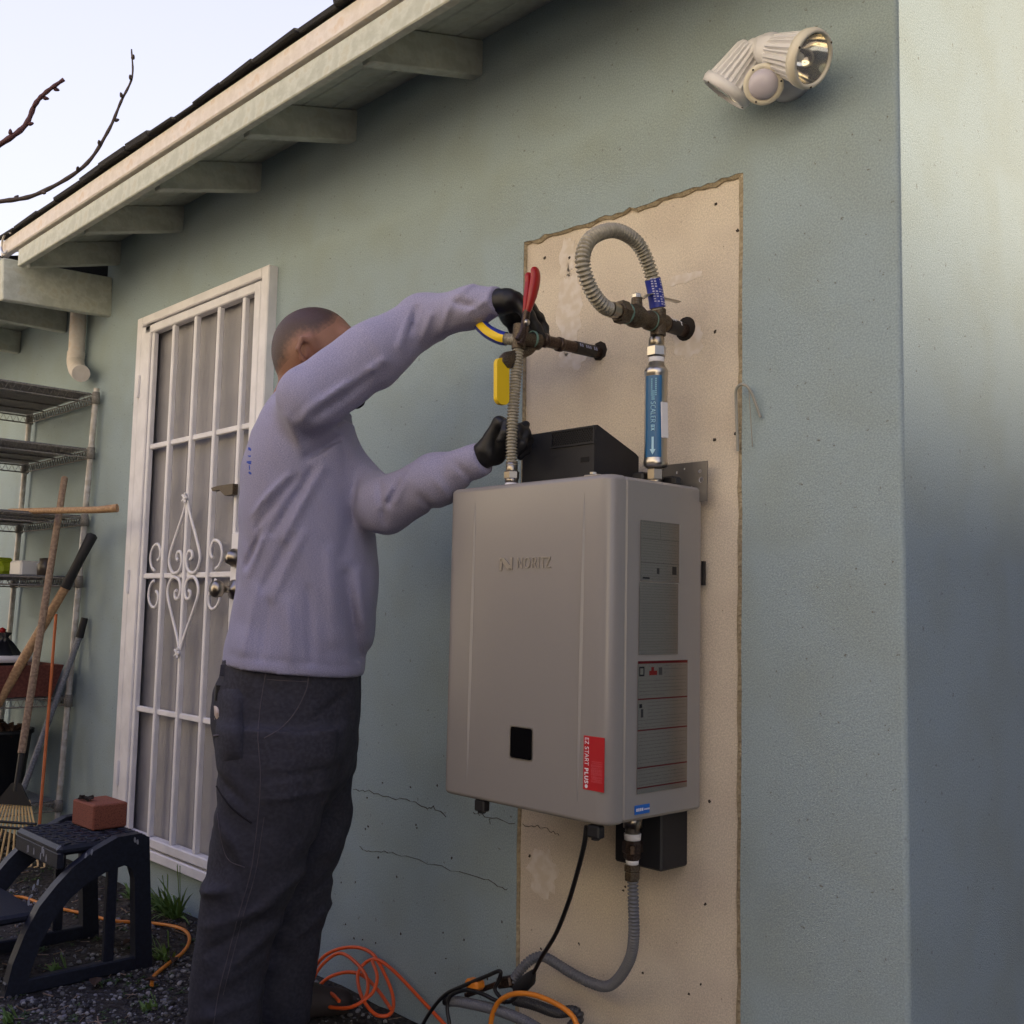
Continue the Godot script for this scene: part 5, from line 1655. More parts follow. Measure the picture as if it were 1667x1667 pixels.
	tube(s, spline([Vector3(-4.0382, 0.0120, 0.4824), Vector3(-4.0535, 0.0120, 0.3738), Vector3(-3.8819, 0.0120, 0.3397), Vector3(-3.7206, 0.0120, 0.2859), Vector3(-3.5592, 0.0120, 0.2373), Vector3(-3.4695, 0.0120, 0.1612), Vector3(-3.3297, 0.0200, 0.1218), Vector3(-3.2173, 0.0200, 0.1399), Vector3(-3.1216, 0.0120, 0.2040), Vector3(-3.0308, 0.0120, 0.3072), Vector3(-2.9648, 0.0120, 0.3759), Vector3(-2.9136, 0.0080, 0.4050)], 8), 0.0055, 8)
	tag(obj("garden_cord", s, M.amber), "orange cord snaking on the ground behind and beside the navy stool", "cord")

# ================================================================ plants
func blade(s: SurfaceTool, at: Vector3, dir: Vector3, l: float, w: float, droop: float):
	var side := dir.cross(Vector3.UP).normalized()
	var prev := [at - side * w * 0.5, at + side * w * 0.5]
	for k in range(1, 5):
		var f := k / 4.0
		var c := at + dir * l * f - Vector3.UP * droop * l * f * f
		var ww := w * (1.0 - f * f) + 0.0004
		var cur := [c - side * ww * 0.5, c + side * ww * 0.5]
		quad(s, prev[0], prev[1], cur[1], cur[0], Vector3.UP)
		prev = cur

func plants():
	var spots := [[Vector3(-3.4977, 0.0529, 0.0000), 0.22, "tallest grassy weed at the foot of the door behind the trouser leg"], [Vector3(-3.5944, 0.0000, -0.0099), 0.16, "upright weed just left of the trouser leg below the door"], [Vector3(-3.8168, 0.0000, 0.0352), 0.09, "low weed at the wall base behind the stool leg"], [Vector3(-3.1218, 0.0000, 0.2530), 0.10, "small weed inside the loop of orange cord"], [Vector3(-2.7698, 0.0000, 0.4579), 0.05, "tiny green weed in the gravel near the bottom edge"], [Vector3(-3.1794, 0.0000, 0.5349), 0.07, "dark green weed under the stool"], [Vector3(-2.9154, 0.0000, 0.7611), 0.05, "little weed in the bottom left corner"]]
	for q in spots:
		var at := Vector3(q[0].x, 0, maxf(q[0].z, 0.03))
		var t := thing("weed", q[2], "weed", at, "weeds by the wall")
		var n := int(14 + q[1] * 120)
		var s := st()
		for k in n:
			var a := rng.randf() * TAU
			var d := Vector3(cos(a) * rng.randf_range(0.2, 1.3), 1.0, absf(sin(a)) * rng.randf_range(0.1, 1.2)).normalized()
			blade(s, at + Vector3(rng.randf_range(-0.03, 0.03), 0, rng.randf_range(0, 0.04)), d, q[1] * rng.randf_range(0.45, 1.15), rng.randf_range(0.006, 0.014), rng.randf_range(0.1, 0.7))
		obj("leaves", s, M.leaf, t)
		s = st()
		for k in 3:
			tube(s, PackedVector3Array([at, at + Vector3(rng.randf_range(-0.03, 0.03), q[1] * 0.8, rng.randf_range(0, 0.03))]), 0.0014, 4)
		obj("stem", s, M.leaf, t)
	# low green ground cover that nobody could count
	var mm := MultiMesh.new()
	mm.transform_format = MultiMesh.TRANSFORM_3D
	var s := st()
	for k in 7:
		var a := TAU * k / 7
		blade(s, Vector3.ZERO, Vector3(cos(a * 1.3), 0.5 + 0.5 * (k % 3), sin(a * 1.3)).normalized(), 0.016 + 0.004 * (k % 4), 0.006, 0.5)
	mm.mesh = done(s)
	mm.instance_count = 650
	var f := FastNoiseLite.new()
	f.seed = 77
	f.frequency = 2.5
	var i := 0
	while i < 650:
		var x := rng.randf_range(-5.2, -2.2)
		var z := rng.randf_range(0.02, 1.0)
		if f.get_noise_2d(x, z) < rng.randf_range(-0.25, 0.4):
			continue
		mm.set_instance_transform(i, Transform3D(Basis(Vector3.UP, rng.randf() * TAU).scaled(Vector3.ONE * rng.randf_range(0.4, 1.2)), Vector3(x, 0.0, z)))
		i += 1
	var g := MultiMeshInstance3D.new()
	g.multimesh = mm
	g.material_override = M.low_leaf
	put(g, "ground_cover", self)
	tag(g, "low patchy green weeds over the soil around the stool", "ground cover")
	stuff(g)
	# small sticks and scraps trodden into the soil
	s = st()
	for k in 220:
		var p := Vector3(rng.randf_range(-4.6, -2.2), 0.006, rng.randf_range(0.02, 0.95))
		var dd := Vector3(rng.randf_range(-1, 1), rng.randf_range(-0.1, 0.15), rng.randf_range(-1, 1)).normalized() * rng.randf_range(0.008, 0.03)
		tube(s, PackedVector3Array([p - dd, p + dd]), rng.randf_range(0.0008, 0.0022), 4)
	var lit := obj("stick_litter", s, M.old_wood)
	tag(lit, "thin dry stick litter scattered over the soil by the wall", "litter")
	stuff(lit)
	# dry leaves
	for q in [[-2.93, 0.40, "curled brown dry leaf in the gravel left of the trouser leg"], [-3.02, 0.52, "dry leaf lying just in front of the stool's foot rail"], [-3.05, 0.27, "dry leaf on the soil inside the bend of the orange cord"], [-3.30, 0.30, "dry leaf lying under the navy stool"], [-3.35, 0.10, "dry leaf against the wall below the barred door"], [-2.60, 0.14, "dry leaf between the boots and the orange coil"]]:
		s = st()
		var b := Basis(Vector3.UP, rng.randf() * TAU)
		var l := rng.randf_range(0.02, 0.034)
		for h in [-1.0, 1.0]:
			var c := Vector3(q[0], 0.013, q[1])
			tri(s, c + b * Vector3(-l, 0, 0), c + b * Vector3(0, 0.011, h * l * 0.5), c + b * Vector3(l, 0.004, 0), Vector3.UP)
			tri(s, c + b * Vector3(-l, 0.002, 0), c + b * Vector3(-l * 0.4, 0.009, h * l * 0.45), c + b * Vector3(0, 0.011, h * l * 0.5), Vector3.UP)
		tag(obj("dry_leaf", s, M.dry_leaf), q[2], "leaf", "dry leaves on the ground")

func twig_with_buds(t: Node3D, pts: Array, r0: float, r1: float, m: Material, called: String):
	var p := spline(pts, 8)
	var s := st()
	var rr := PackedFloat32Array()
	for i in p.size():
		rr.append(lerpf(r0, r1, float(i) / (p.size() - 1)) * (1.0 + 0.12 * sin(i * 1.7)))
	tube(s, p, rr, 8)
	var o := obj(called, s, m, t)
	for i in range(5, p.size() - 1, 6):
		s = st()
		var d := (p[i + 1] - p[i]).normalized()
		var out := d.cross(Vector3(rng.randf_range(-1, 1), rng.randf_range(-1, 1), rng.randf_range(-1, 1))).normalized()
		lathe(s, [Vector2(0, 0), Vector2(0.0045, 0.002), Vector2(0.005, 0.006), Vector2(0.003, 0.012), Vector2(0, 0.015)], axis(p[i] + out * rr[i] * 0.6, out + d * 0.8).scaled_local(Vector3.ONE * 0.8), 7)
		obj("bud", s, m, o)

func tree():
	var t := thing("bare_tree", "bare tree whose two budding twigs reach in from the left sky", "tree", Vector3(-3.0, 0, 1.75))
	var fork := Vector3(-2.86, 1.35, 1.55)
	var s := st()
	tube(s, spline([Vector3(-3.0, -0.05, 1.75), Vector3(-2.98, 0.5, 1.72), Vector3(-2.9, 1.0, 1.6), fork], 6), PackedFloat32Array([0.075, 0.07, 0.066, 0.062, 0.06, 0.058, 0.056, 0.054, 0.053, 0.052, 0.05, 0.049, 0.048, 0.047, 0.045, 0.043, 0.041, 0.04, 0.04]), 12)
	obj("trunk", s, M.twig, t)
	twig_with_buds(t, [fork, Vector3(-2.7126, 1.5189, 1.4573), Vector3(-2.5507, 1.7169, 1.3131), Vector3(-2.3757, 1.8802, 1.1942), Vector3(-2.2838, 1.8876, 1.1274), Vector3(-2.2307, 1.9043, 1.0736), Vector3(-2.1623, 1.9617, 1.0092), Vector3(-2.1236, 2.0346, 0.9781), Vector3(-2.1011, 2.0982, 0.9629), Vector3(-2.0827, 2.1491, 0.9504), Vector3(-2.0806, 2.2058, 0.9557)], 0.0072, 0.0016, M.twig, "limb")
	twig_with_buds(t, [fork, Vector3(-2.5446, 1.5607, 1.5047), Vector3(-2.3762, 1.7580, 1.3535), Vector3(-2.1905, 1.8804, 1.2470), Vector3(-2.0706, 1.9198, 1.1988), Vector3(-2.0371, 1.9552, 1.1681), Vector3(-2.0215, 1.9957, 1.1571), Vector3(-2.0060, 2.0190, 1.1439), Vector3(-1.9817, 2.0438, 1.1216)], 0.0072, 0.0034, M.red_twig, "limb")

# ================================================================ the person
# A solid made of tapered limbs and sliced trunks blended together, meshed as surface nets.
class Flesh:
	var bones := []      # [A, B, ra, rb]
	var blobs := []      # [basis_inverse, centre, radii]
	var lofts := []      # {y0, step, n, cx, cz, a, b}
	var creases := []    # [A (u, y), B (u, y), width, height]
	var cuts := []       # [centre, normal, reach]
	var ux := Vector2(1, 0)
	var vx := Vector2(0, 1)
	var k := 0.03
	var ripple: FastNoiseLite
	var ripple_amp := 0.0
	var grow := 0.0
	var ripple_map := Basis()
	var on_bones := []
	var on_lofts := []
	var on_blobs := []
	var on_creases := []

	func add_loft(rows: Array):
		# rows: [y, cx, cz, half along u, half along v], any order; resampled every centimetre
		rows.sort_custom(func(p, q): return p[0] < q[0])
		var l := {"y0": rows[0][0], "step": 0.01, "cx": PackedFloat32Array(), "cz": PackedFloat32Array(), "a": PackedFloat32Array(), "b": PackedFloat32Array()}
		var y: float = rows[0][0]
		var i := 0
		while y <= rows[-1][0]:
			while i < rows.size() - 2 and y > rows[i + 1][0]:
				i += 1
			var f: float = clampf((y - rows[i][0]) / (rows[i + 1][0] - rows[i][0]), 0.0, 1.0)
			var p: Array = rows[maxi(i - 1, 0)]
			var q: Array = rows[mini(i + 2, rows.size() - 1)]
			l.cx.append(cubic_interpolate(rows[i][1], rows[i + 1][1], p[1], q[1], f))
			l.cz.append(cubic_interpolate(rows[i][2], rows[i + 1][2], p[2], q[2], f))
			l.a.append(cubic_interpolate(rows[i][3], rows[i + 1][3], p[3], q[3], f))
			l.b.append(cubic_interpolate(rows[i][4], rows[i + 1][4], p[4], q[4], f))
			y += 0.01
		l.n = l.a.size()
		lofts.append(l)

	func loft_dist(p: Vector3, l: Dictionary) -> float:
		var t: float = (p.y - l.y0) * 100.0
		var i: int = clampi(int(t), 0, l.n - 2)
		var f: float = clampf(t - i, 0.0, 1.0)
		var dx: float = p.x - lerpf(l.cx[i], l.cx[i + 1], f)
		var dz: float = p.z - lerpf(l.cz[i], l.cz[i + 1], f)
		var a: float = lerpf(l.a[i], l.a[i + 1], f)
		var b: float = lerpf(l.b[i], l.b[i + 1], f)
		var u := (dx * ux.x + dz * ux.y) / a
		var v := (dx * vx.x + dz * vx.y) / b
		var d := (sqrt(u * u + v * v) - 1.0) * minf(a, b)
		var over: float = maxf(l.y0 - p.y, p.y - (l.y0 + 0.01 * (l.n - 1)))
		return maxf(d, over)

	func choose(c: Vector3, reach: float):
		on_bones.clear(); on_lofts.clear(); on_blobs.clear(); on_creases.clear()
		for q in bones:
			if bone_dist(c, q) < reach: on_bones.append(q)
		for q in lofts:
			if loft_dist(c, q) < reach: on_lofts.append(q)
		for q in blobs:
			if blob_dist(c, q) < reach: on_blobs.append(q)
		var c2 := Vector2(c.x * ux.x + c.z * ux.y, c.y)
		for q in creases:
			if Geometry2D.get_closest_point_to_segment(c2, q[0], q[1]).distance_to(c2) < reach + q[2] * 2.5: on_creases.append(q)

	func bone_dist(p: Vector3, q: Array) -> float:
		var ba: Vector3 = q[1] - q[0]
		var pa: Vector3 = p - q[0]
		var h := clampf(pa.dot(ba) / maxf(ba.length_squared(), 1e-9), 0.0, 1.0)
		return (pa - ba * h).length() - lerpf(q[2], q[3], h)

	func blob_dist(p: Vector3, q: Array) -> float:
		var r: Vector3 = q[2]
		var e: Vector3 = (q[0] * (p - q[1])) / r
		var k0 := e.length()
		var k1 := (e / r).length()
		return (k0 - 1.0) * minf(r.x, minf(r.y, r.z)) if k1 < 1e-6 else k0 * (k0 - 1.0) / k1

	func smin(a: float, b: float, kk := k) -> float:
		var h := maxf(kk - absf(a - b), 0.0) / kk
		return minf(a, b) - h * h * kk * 0.25

	func dist(p: Vector3) -> float:
		var d := 1e3
		for q in on_lofts:
			d = smin(d, loft_dist(p, q))
		for q in on_bones:
			d = smin(d, bone_dist(p, q), q[4] if q.size() > 4 else k)
		for q in on_blobs:
			d = smin(d, blob_dist(p, q), q[3] if q.size() > 3 else k)
		if absf(d) < 0.06:
			if on_creases.size():
				var c2 := Vector2(p.x * ux.x + p.z * ux.y, p.y)
				for q in on_creases:
					var a: Vector2 = q[0]
					var ab: Vector2 = q[1] - a
					var h := clampf((c2 - a).dot(ab) / ab.length_squared(), 0.0, 1.0)
					var e: float = (c2 - a - ab * h).length() / q[2]
					if e < 2.4:
						d -= q[3] * exp(-e * e) * (0.35 + 0.65 * sin(PI * clampf(0.12 + h * 0.76, 0.0, 1.0)))
			if ripple_amp > 0.0:
				d += ripple.get_noise_3dv(ripple_map * p) * ripple_amp
		if grow > 0.0:
			var e := 1.0
			for q in cuts:
				e = minf(e, (q[0] - p).dot(q[1]))
			d -= grow * clampf(e / 0.03, 0.0, 1.0) - 0.0006
		for q in cuts:
			if p.distance_squared_to(q[0]) < q[2] * q[2]:
				d = maxf(d, (p - q[0]).dot(q[1]))
		return d

	func all_dist(p: Vector3) -> float:
		on_bones = bones.duplicate(); on_lofts = lofts.duplicate(); on_blobs = blobs.duplicate(); on_creases = creases.duplicate()
		return dist(p)

	func mesh(lo: Vector3, hi: Vector3, cell: float, paint = null) -> ArrayMesh:
		var n := Vector3i(((hi - lo) / cell).ceil()) + Vector3i.ONE
		var B := 7
		var val := PackedFloat32Array()
		val.resize(n.x * n.y * n.z)
		val.fill(1e3)
		var vert := PackedInt32Array()
		vert.resize(n.x * n.y * n.z)
		vert.fill(-1)
		var sy := n.x
		var sz := n.x * n.y
		var half := B * cell * 0.87
		var blocks := []
		for bz in range(0, n.z, B):
			for by in range(0, n.y, B):
				for bx_ in range(0, n.x, B):
					var c := lo + (Vector3(bx_, by, bz) + Vector3.ONE * B * 0.5) * cell
					choose(c, half + k + 0.03)
					if on_bones.is_empty() and on_lofts.is_empty() and on_blobs.is_empty():
						continue
					if absf(dist(c)) > half * 1.25 + 0.02 and cuts_far(c, half * 1.3):
						continue
					blocks.append(Vector3i(bx_, by, bz))
					for z in range(bz, mini(bz + B + 1, n.z)):
						for y in range(by, mini(by + B + 1, n.y)):
							var i0 := y * sy + z * sz
							for x in range(bx_, mini(bx_ + B + 1, n.x)):
								if val[i0 + x] > 999.0:
									val[i0 + x] = dist(lo + Vector3(x, y, z) * cell)
		var V := PackedVector3Array()
		var off := [0, 1, sy, sy + 1, sz, sz + 1, sz + sy, sz + sy + 1]
		var pos := []
		for q in 8:
			pos.append(Vector3(q & 1, (q >> 1) & 1, (q >> 2) & 1))
		var edges := []
		for q in 8:
			for b in [1, 2, 4]:
				if not (q & b):
					edges.append([q, q | b])
		for bl in blocks:
			for z in range(bl.z, mini(bl.z + B, n.z - 1)):
				for y in range(bl.y, mini(bl.y + B, n.y - 1)):
					for x in range(bl.x, mini(bl.x + B, n.x - 1)):
						var i := x + y * sy + z * sz
						var inside := 0
						for q in 8:
							if val[i + off[q]] < 0.0: inside += 1
						if inside == 0 or inside == 8:
							continue
						var sum := Vector3.ZERO
						var m := 0
						for e in edges:
							var a := val[i + off[e[0]]]
							var b := val[i + off[e[1]]]
							if (a < 0.0) != (b < 0.0) and a < 999.0 and b < 999.0:
								sum += pos[e[0]].lerp(pos[e[1]], a / (a - b))
								m += 1
						if m == 0:
							continue
						vert[i] = V.size()
						V.append(lo + (Vector3(x, y, z) + sum / m) * cell)
		var I := PackedInt32Array()
		var N := PackedVector3Array()
		N.resize(V.size())
		var dirs := [[1, sy, sz], [sy, sz, 1], [sz, 1, sy]]
		for bl in blocks:
			for z in range(maxi(bl.z, 1), mini(bl.z + B, n.z - 1)):
				for y in range(maxi(bl.y, 1), mini(bl.y + B, n.y - 1)):
					for x in range(maxi(bl.x, 1), mini(bl.x + B, n.x - 1)):
						var i := x + y * sy + z * sz
						if vert[i] < 0:
							continue
						for d in dirs:
							var a := val[i]
							var b := val[i + d[0]]
							if (a < 0.0) == (b < 0.0):
								continue
							var q0 := vert[i]
							var q1 := vert[i - d[1]]
							var q2 := vert[i - d[1] - d[2]]
							var q3 := vert[i - d[2]]
							if q1 < 0 or q2 < 0 or q3 < 0:
								continue
							if a < 0.0:
								var w := q1
								q1 = q3
								q3 = w
							I.append_array([q0, q1, q2, q0, q2, q3])
							var nn := (V[q0] - V[q2]).cross(V[q1] - V[q3])
							if nn.length_squared() > 0.0:
								for q in [q0, q1, q2, q3]:
									N[q] += nn
		# outward is where the field grows
		var flip := 0
		for q in range(0, V.size(), maxi(1, V.size() / 40)):
			choose(V[q], 0.1)
			flip += 1 if dist(V[q] + N[q].normalized() * 0.004) < dist(V[q] - N[q].normalized() * 0.004) else -1
		for q in N.size():
			N[q] = (N[q] * (-1.0 if flip > 0 else 1.0)).normalized()
		for q in range(0, I.size(), 3):
			var fn := (V[I[q]] - V[I[q + 2]]).cross(V[I[q]] - V[I[q + 1]])
			if fn.dot(N[I[q]]) < 0.0:
				var w := I[q + 1]
				I[q + 1] = I[q + 2]
				I[q + 2] = w
		var arr := []
		arr.resize(Mesh.ARRAY_MAX)
		arr[Mesh.ARRAY_VERTEX] = V
		arr[Mesh.ARRAY_NORMAL] = N
		arr[Mesh.ARRAY_INDEX] = I
		if paint != null:
			var C := PackedColorArray()
			for q in V.size():
				C.append(paint.call(V[q]))
			arr[Mesh.ARRAY_COLOR] = C
		var me := ArrayMesh.new()
		me.add_surface_from_arrays(Mesh.PRIMITIVE_TRIANGLES, arr)
		return me

	func cuts_far(c: Vector3, r: float) -> bool:
		for q in cuts:
			if absf((c - q[0]).dot(q[1])) < r and c.distance_to(q[0]) < q[2] + r:
				return false
		return true

	# where a ray from the air first meets the surface
	func hit(from: Vector3, dir: Vector3) -> Vector3:
		var p := from
		for i in 90:
			choose(p, 0.5)
			var d := dist(p)
			if d < 0.0006:
				break
			p += dir * minf(d, 0.05) * 0.8
			if p.distance_to(from) > 1.2:
				return Vector3.INF
		return p

const EYE := Vector3(0, 1.07, 1.82)

# the surface point of a solid under a pencil line drawn from outside towards a point within it
func under(f: Flesh, q: Vector3) -> Vector3:
	var d := (q - EYE).normalized()
	return f.hit(q - d * 0.5, d)

func seam(f: Flesh, pts: Array, r: float, m: Material, called: String, parent: Node):
	var p := PackedVector3Array()
	for q in spline(pts, 6):
		var h := under(f, q)
		if h != Vector3.INF:
			p.append(h)
	if p.size() > 3:
		var s := st()
		tube(s, p, r, 5)
		obj(called, s, m, parent)

# a patch of cloth sewn onto the surface: four corners (top left, top right, bottom right, bottom left)
func cloth_patch(f: Flesh, c: Array, nu: int, nv: int, lift: float, bulge: float) -> SurfaceTool:
	var s := st()
	s.set_smooth_group(0)
	var g := []
	for j in nv + 1:
		var row := []
		for i in nu + 1:
			var u := float(i) / nu
			var v := float(j) / nv
			var q: Vector3 = c[0].lerp(c[1], u).lerp(c[3].lerp(c[2], u), v)
			var d := (q - EYE).normalized()
			var h := f.hit(q - d * 0.5, d)
			if h == Vector3.INF:
				h = q
			var edge := minf(minf(u, 1 - u) * nu, minf(v, 1 - v) * nv)
			row.append(h - d * (lift * minf(1.0, edge + 0.1) + bulge * sin(PI * u) * sin(PI * v)) if edge > 0.01 else h + d * 0.002)
		g.append(row)
	for j in nv:
		for i in nu:
			quad(s, g[j][i], g[j][i + 1], g[j + 1][i + 1], g[j + 1][i], EYE - g[j][i])
	return s

func person():
	var t := thing("person", "man in lavender grey shirt, charcoal work trousers and black gloves reaching up to the pipes", "person", Vector3(-2.3, 0, 0.4))
	var e1 := Vector2(0.689211, -0.724266).normalized()
	var e2 := Vector2(-0.722667, -0.685067).normalized()
	var U := Vector3(e1.x, 0, e1.y)
	var W := Vector3(e2.x, 0, e2.y)
	var shirt_mat := tex(noise(0.06, 4, 81, [[0.25, c8(126, 124, 150)], [0.5, c8(152, 150, 176)], [0.75, c8(176, 173, 198)]], 1024), bump(0.25, 2, 82, 2.0, 1024), 2.6, 0.95, 0.5, 0.0, false)
	shirt_mat.uv1_scale = Vector3(4.5, 9.0, 4.5)
	shirt_mat.rim_enabled = true
	shirt_mat.rim = 0.25
	var pants_mat := tex(noise(0.03, 5, 83, [[0.25, c8(46, 46, 55)], [0.75, c8(61, 60, 70)]], 1024), bump(0.4, 2, 84, 2.0, 1024), 2.5, 0.92, 0.6, 0.0, false)
	var thread := flat(c8(86, 80, 87), 0.9)
	var glove_mat := flat(c8(20, 20, 23), 0.5)

	# ---- joints
	var sho_r: Vector3 = Vector3(-2.0563, 1.5421, 0.5054)
	var elb_r: Vector3 = Vector3(-1.9253, 1.7459, 0.2923)
	var wri_r: Vector3 = Vector3(-1.6954, 1.7550, 0.2553)
	var sho_l: Vector3 = Vector3(-2.3335, 1.4989, 0.3103)
	var elb_l: Vector3 = Vector3(-2.0207, 1.3109, 0.3200)
	var wri_l: Vector3 = Vector3(-1.7417, 1.4065, 0.2575)

	# ---- trousers
	var f := Flesh.new()
	f.ux = e1; f.vx = e2; f.k = 0.026
	f.add_loft([[0.947, -2.2835, 0.3880, 0.1689, 0.172], [0.914, -2.2868, 0.3870, 0.1711, 0.178], [0.854, -2.2957, 0.3883, 0.1794, 0.186], [0.779, -2.3017, 0.3846, 0.1809, 0.188], [0.704, -2.3057, 0.3787, 0.1734, 0.182], [0.656, -2.3108, 0.3776, 0.1621, 0.165], [0.598, -2.3231, 0.3830, 0.1350, 0.130], [0.531, -2.3350, 0.3864, 0.0942, 0.070]])
	f.add_loft([[0.799, -2.2068, 0.4623, 0.1496, 0.100], [0.720, -2.2129, 0.4582, 0.1482, 0.112], [0.620, -2.2296, 0.4623, 0.1302, 0.108], [0.519, -2.2493, 0.4696, 0.1194, 0.104], [0.432, -2.2722, 0.4821, 0.1115, 0.100], [0.331, -2.2983, 0.4961, 0.0971, 0.094], [0.245, -2.3152, 0.5024, 0.0878, 0.088], [0.159, -2.3271, 0.5034, 0.0870, 0.088], [0.073, -2.3376, 0.5029, 0.0885, 0.090], [0.021, -2.3408, 0.4994, 0.0892, 0.092]])
	f.add_loft([[0.772, -2.3886, 0.2562, 0.1235, 0.100], [0.684, -2.3942, 0.2505, 0.1220, 0.108], [0.573, -2.4072, 0.2493, 0.1116, 0.105], [0.462, -2.4197, 0.2475, 0.1100, 0.100], [0.366, -2.4390, 0.2550, 0.1052, 0.096], [0.254, -2.4613, 0.2636, 0.1020, 0.090], [0.159, -2.4740, 0.2642, 0.0972, 0.088], [0.063, -2.4851, 0.2631, 0.0917, 0.088], [-0.048, -2.4964, 0.2601, 0.0869, 0.090]])
	for q in [[Vector2(-1.9487, 0.4279), Vector2(-2.0209, 0.4151), 0.0119, 0.0126], [Vector2(-1.8513, 0.3265), Vector2(-1.9533, 0.2380), 0.0136, 0.0140], [Vector2(-1.8775, 0.3557), Vector2(-1.9969, 0.2824), 0.0102, -0.0098], [Vector2(-1.8826, 0.2565), Vector2(-1.9880, 0.1977), 0.0119, 0.0098], [Vector2(-1.7211, 0.6988), Vector2(-1.8701, 0.6844), 0.0085, -0.0056], [Vector2(-1.7271, 0.6491), Vector2(-1.8691, 0.6363), 0.0085, 0.0056], [Vector2(-1.7800, 0.4569), Vector2(-1.8781, 0.3840), 0.0136, 0.0112], [Vector2(-1.8215, 0.3994), Vector2(-2.0051, 0.3389), 0.0102, 0.0070], [Vector2(-1.7032, 0.8691), Vector2(-1.7871, 0.7966), 0.0102, -0.0056], [Vector2(-1.9817, 0.5801), Vector2(-1.8944, 0.4828), 0.0170, 0.0084], [Vector2(-1.8879, 0.1714), Vector2(-2.0292, 0.1260), 0.0127, 0.0084], [Vector2(-1.9837, 0.6792), Vector2(-1.9115, 0.6241), 0.0085, -0.0084], [Vector2(-1.6977, 0.6002), Vector2(-1.7516, 0.4575), 0.0153, 0.0084], [Vector2(-1.7223, 0.4156), Vector2(-1.8203, 0.3427), 0.0102, -0.0070], [Vector2(-1.7487, 0.3159), Vector2(-1.8607, 0.2286), 0.0119, 0.0098]]:
		f.creases.append(q)
	f.ripple = FastNoiseLite.new()
	f.ripple.frequency = 6.0
	f.ripple.seed = 4
	f.ripple.fractal_type = FastNoiseLite.FRACTAL_RIDGED
	f.ripple.fractal_octaves = 2
	f.ripple_map = Basis(Vector3(1, 0, 0), Vector3(0.25, 0.7, -0.2), Vector3(0, 0, 1))
	f.ripple_amp = 0.007
	var trousers := obj("trousers", f.mesh(Vector3(-2.95, -0.06, 0.0), Vector3(-1.85, 1.0, 0.85), 0.0075), pants_mat, t)
	seam(f, [Vector3(-2.2219, 0.9260, 0.4953), Vector3(-2.2367, 0.8340, 0.4985), Vector3(-2.2444, 0.7622, 0.4970), Vector3(-2.2451, 0.6735, 0.4859), Vector3(-2.2542, 0.5760, 0.4824), Vector3(-2.2729, 0.4467, 0.4848), Vector3(-2.2980, 0.3458, 0.4977), Vector3(-2.3211, 0.2450, 0.5086), Vector3(-2.3405, 0.1586, 0.5175), Vector3(-2.3540, 0.0723, 0.5201)], 0.0012, thread, "outer_seam", trousers)
	seam(f, [Vector3(-2.2443, 0.5763, 0.4720), Vector3(-2.2650, 0.4469, 0.4764), Vector3(-2.2901, 0.3460, 0.4894), Vector3(-2.3132, 0.2452, 0.5003), Vector3(-2.3326, 0.1588, 0.5092)], 0.0009, thread, "outer_seam", trousers)
	seam(f, [Vector3(-2.1542, 0.9151, 0.4224), Vector3(-2.1614, 0.8720, 0.4242), Vector3(-2.1819, 0.8213, 0.4390), Vector3(-2.2056, 0.7849, 0.4591), Vector3(-2.2346, 0.7597, 0.4864)], 0.0014, thread, "pocket_edge", trousers)
	seam(f, [Vector3(-2.2234, 0.8973, 0.4930), Vector3(-2.1978, 0.8952, 0.4657), Vector3(-2.1583, 0.8936, 0.4238)], 0.0009, thread, "pocket_edge", trousers)
	seam(f, [Vector3(-2.3212, 0.6569, 0.5640), Vector3(-2.3092, 0.6230, 0.5467), Vector3(-2.2930, 0.5920, 0.5255), Vector3(-2.2649, 0.5614, 0.4917)], 0.0026, flat(c8(24, 22, 28), 0.95), "pocket_edge", trousers)
	seam(f, [Vector3(-2.3214, 0.6169, 0.5587), Vector3(-2.3166, 0.5198, 0.5407), Vector3(-2.3071, 0.4743, 0.5246), Vector3(-2.2822, 0.4578, 0.4961)], 0.0010, thread, "pocket_edge", trousers)
	var pk := obj("tool_pocket", cloth_patch(f, [Vector3(-2.3551, 0.8679, 0.5550), Vector3(-2.3074, 0.8737, 0.5054), Vector3(-2.3163, 0.7027, 0.4920), Vector3(-2.3573, 0.6913, 0.5337)], 6, 10, 0.007, 0.016), pants_mat, trousers)
	seam(f, [Vector3(-2.3620, 0.7568, 0.5474), Vector3(-2.3396, 0.7604, 0.5242), Vector3(-2.3154, 0.7582, 0.4985)], 0.0028, thread, "stitching", trousers)
	note(obj("pocket_badge", cloth_patch(f, [Vector3(-2.3582, 0.8284, 0.5530), Vector3(-2.3481, 0.8287, 0.5424), Vector3(-2.3489, 0.7951, 0.5387), Vector3(-2.3590, 0.7948, 0.5493)], 3, 3, 0.0150, 0.002), flat(c8(206, 190, 178), 0.8), trousers), "small pale cloth badge with orange mark on the tool pocket")
	obj("badge_mark", cloth_patch(f, [Vector3(-2.3567, 0.8183, 0.5501), Vector3(-2.3501, 0.8199, 0.5433), Vector3(-2.3506, 0.8009, 0.5412), Vector3(-2.3571, 0.8007, 0.5482)], 2, 2, 0.0175, 0.002), flat(c8(214, 138, 40), 0.8), trousers)
	var s := st()
	var pb := under(f, Vector3(-2.3469, 0.8711, 0.5468))
	tube(s, PackedVector3Array([pb + Vector3(0, -0.03, 0) + W * 0.012, pb + Vector3(0, 0.006, 0) + W * 0.012]), 0.014, 10)
	note(obj("pocket_tool", s, M.black, trousers), "black tool end poking out of the back pocket")
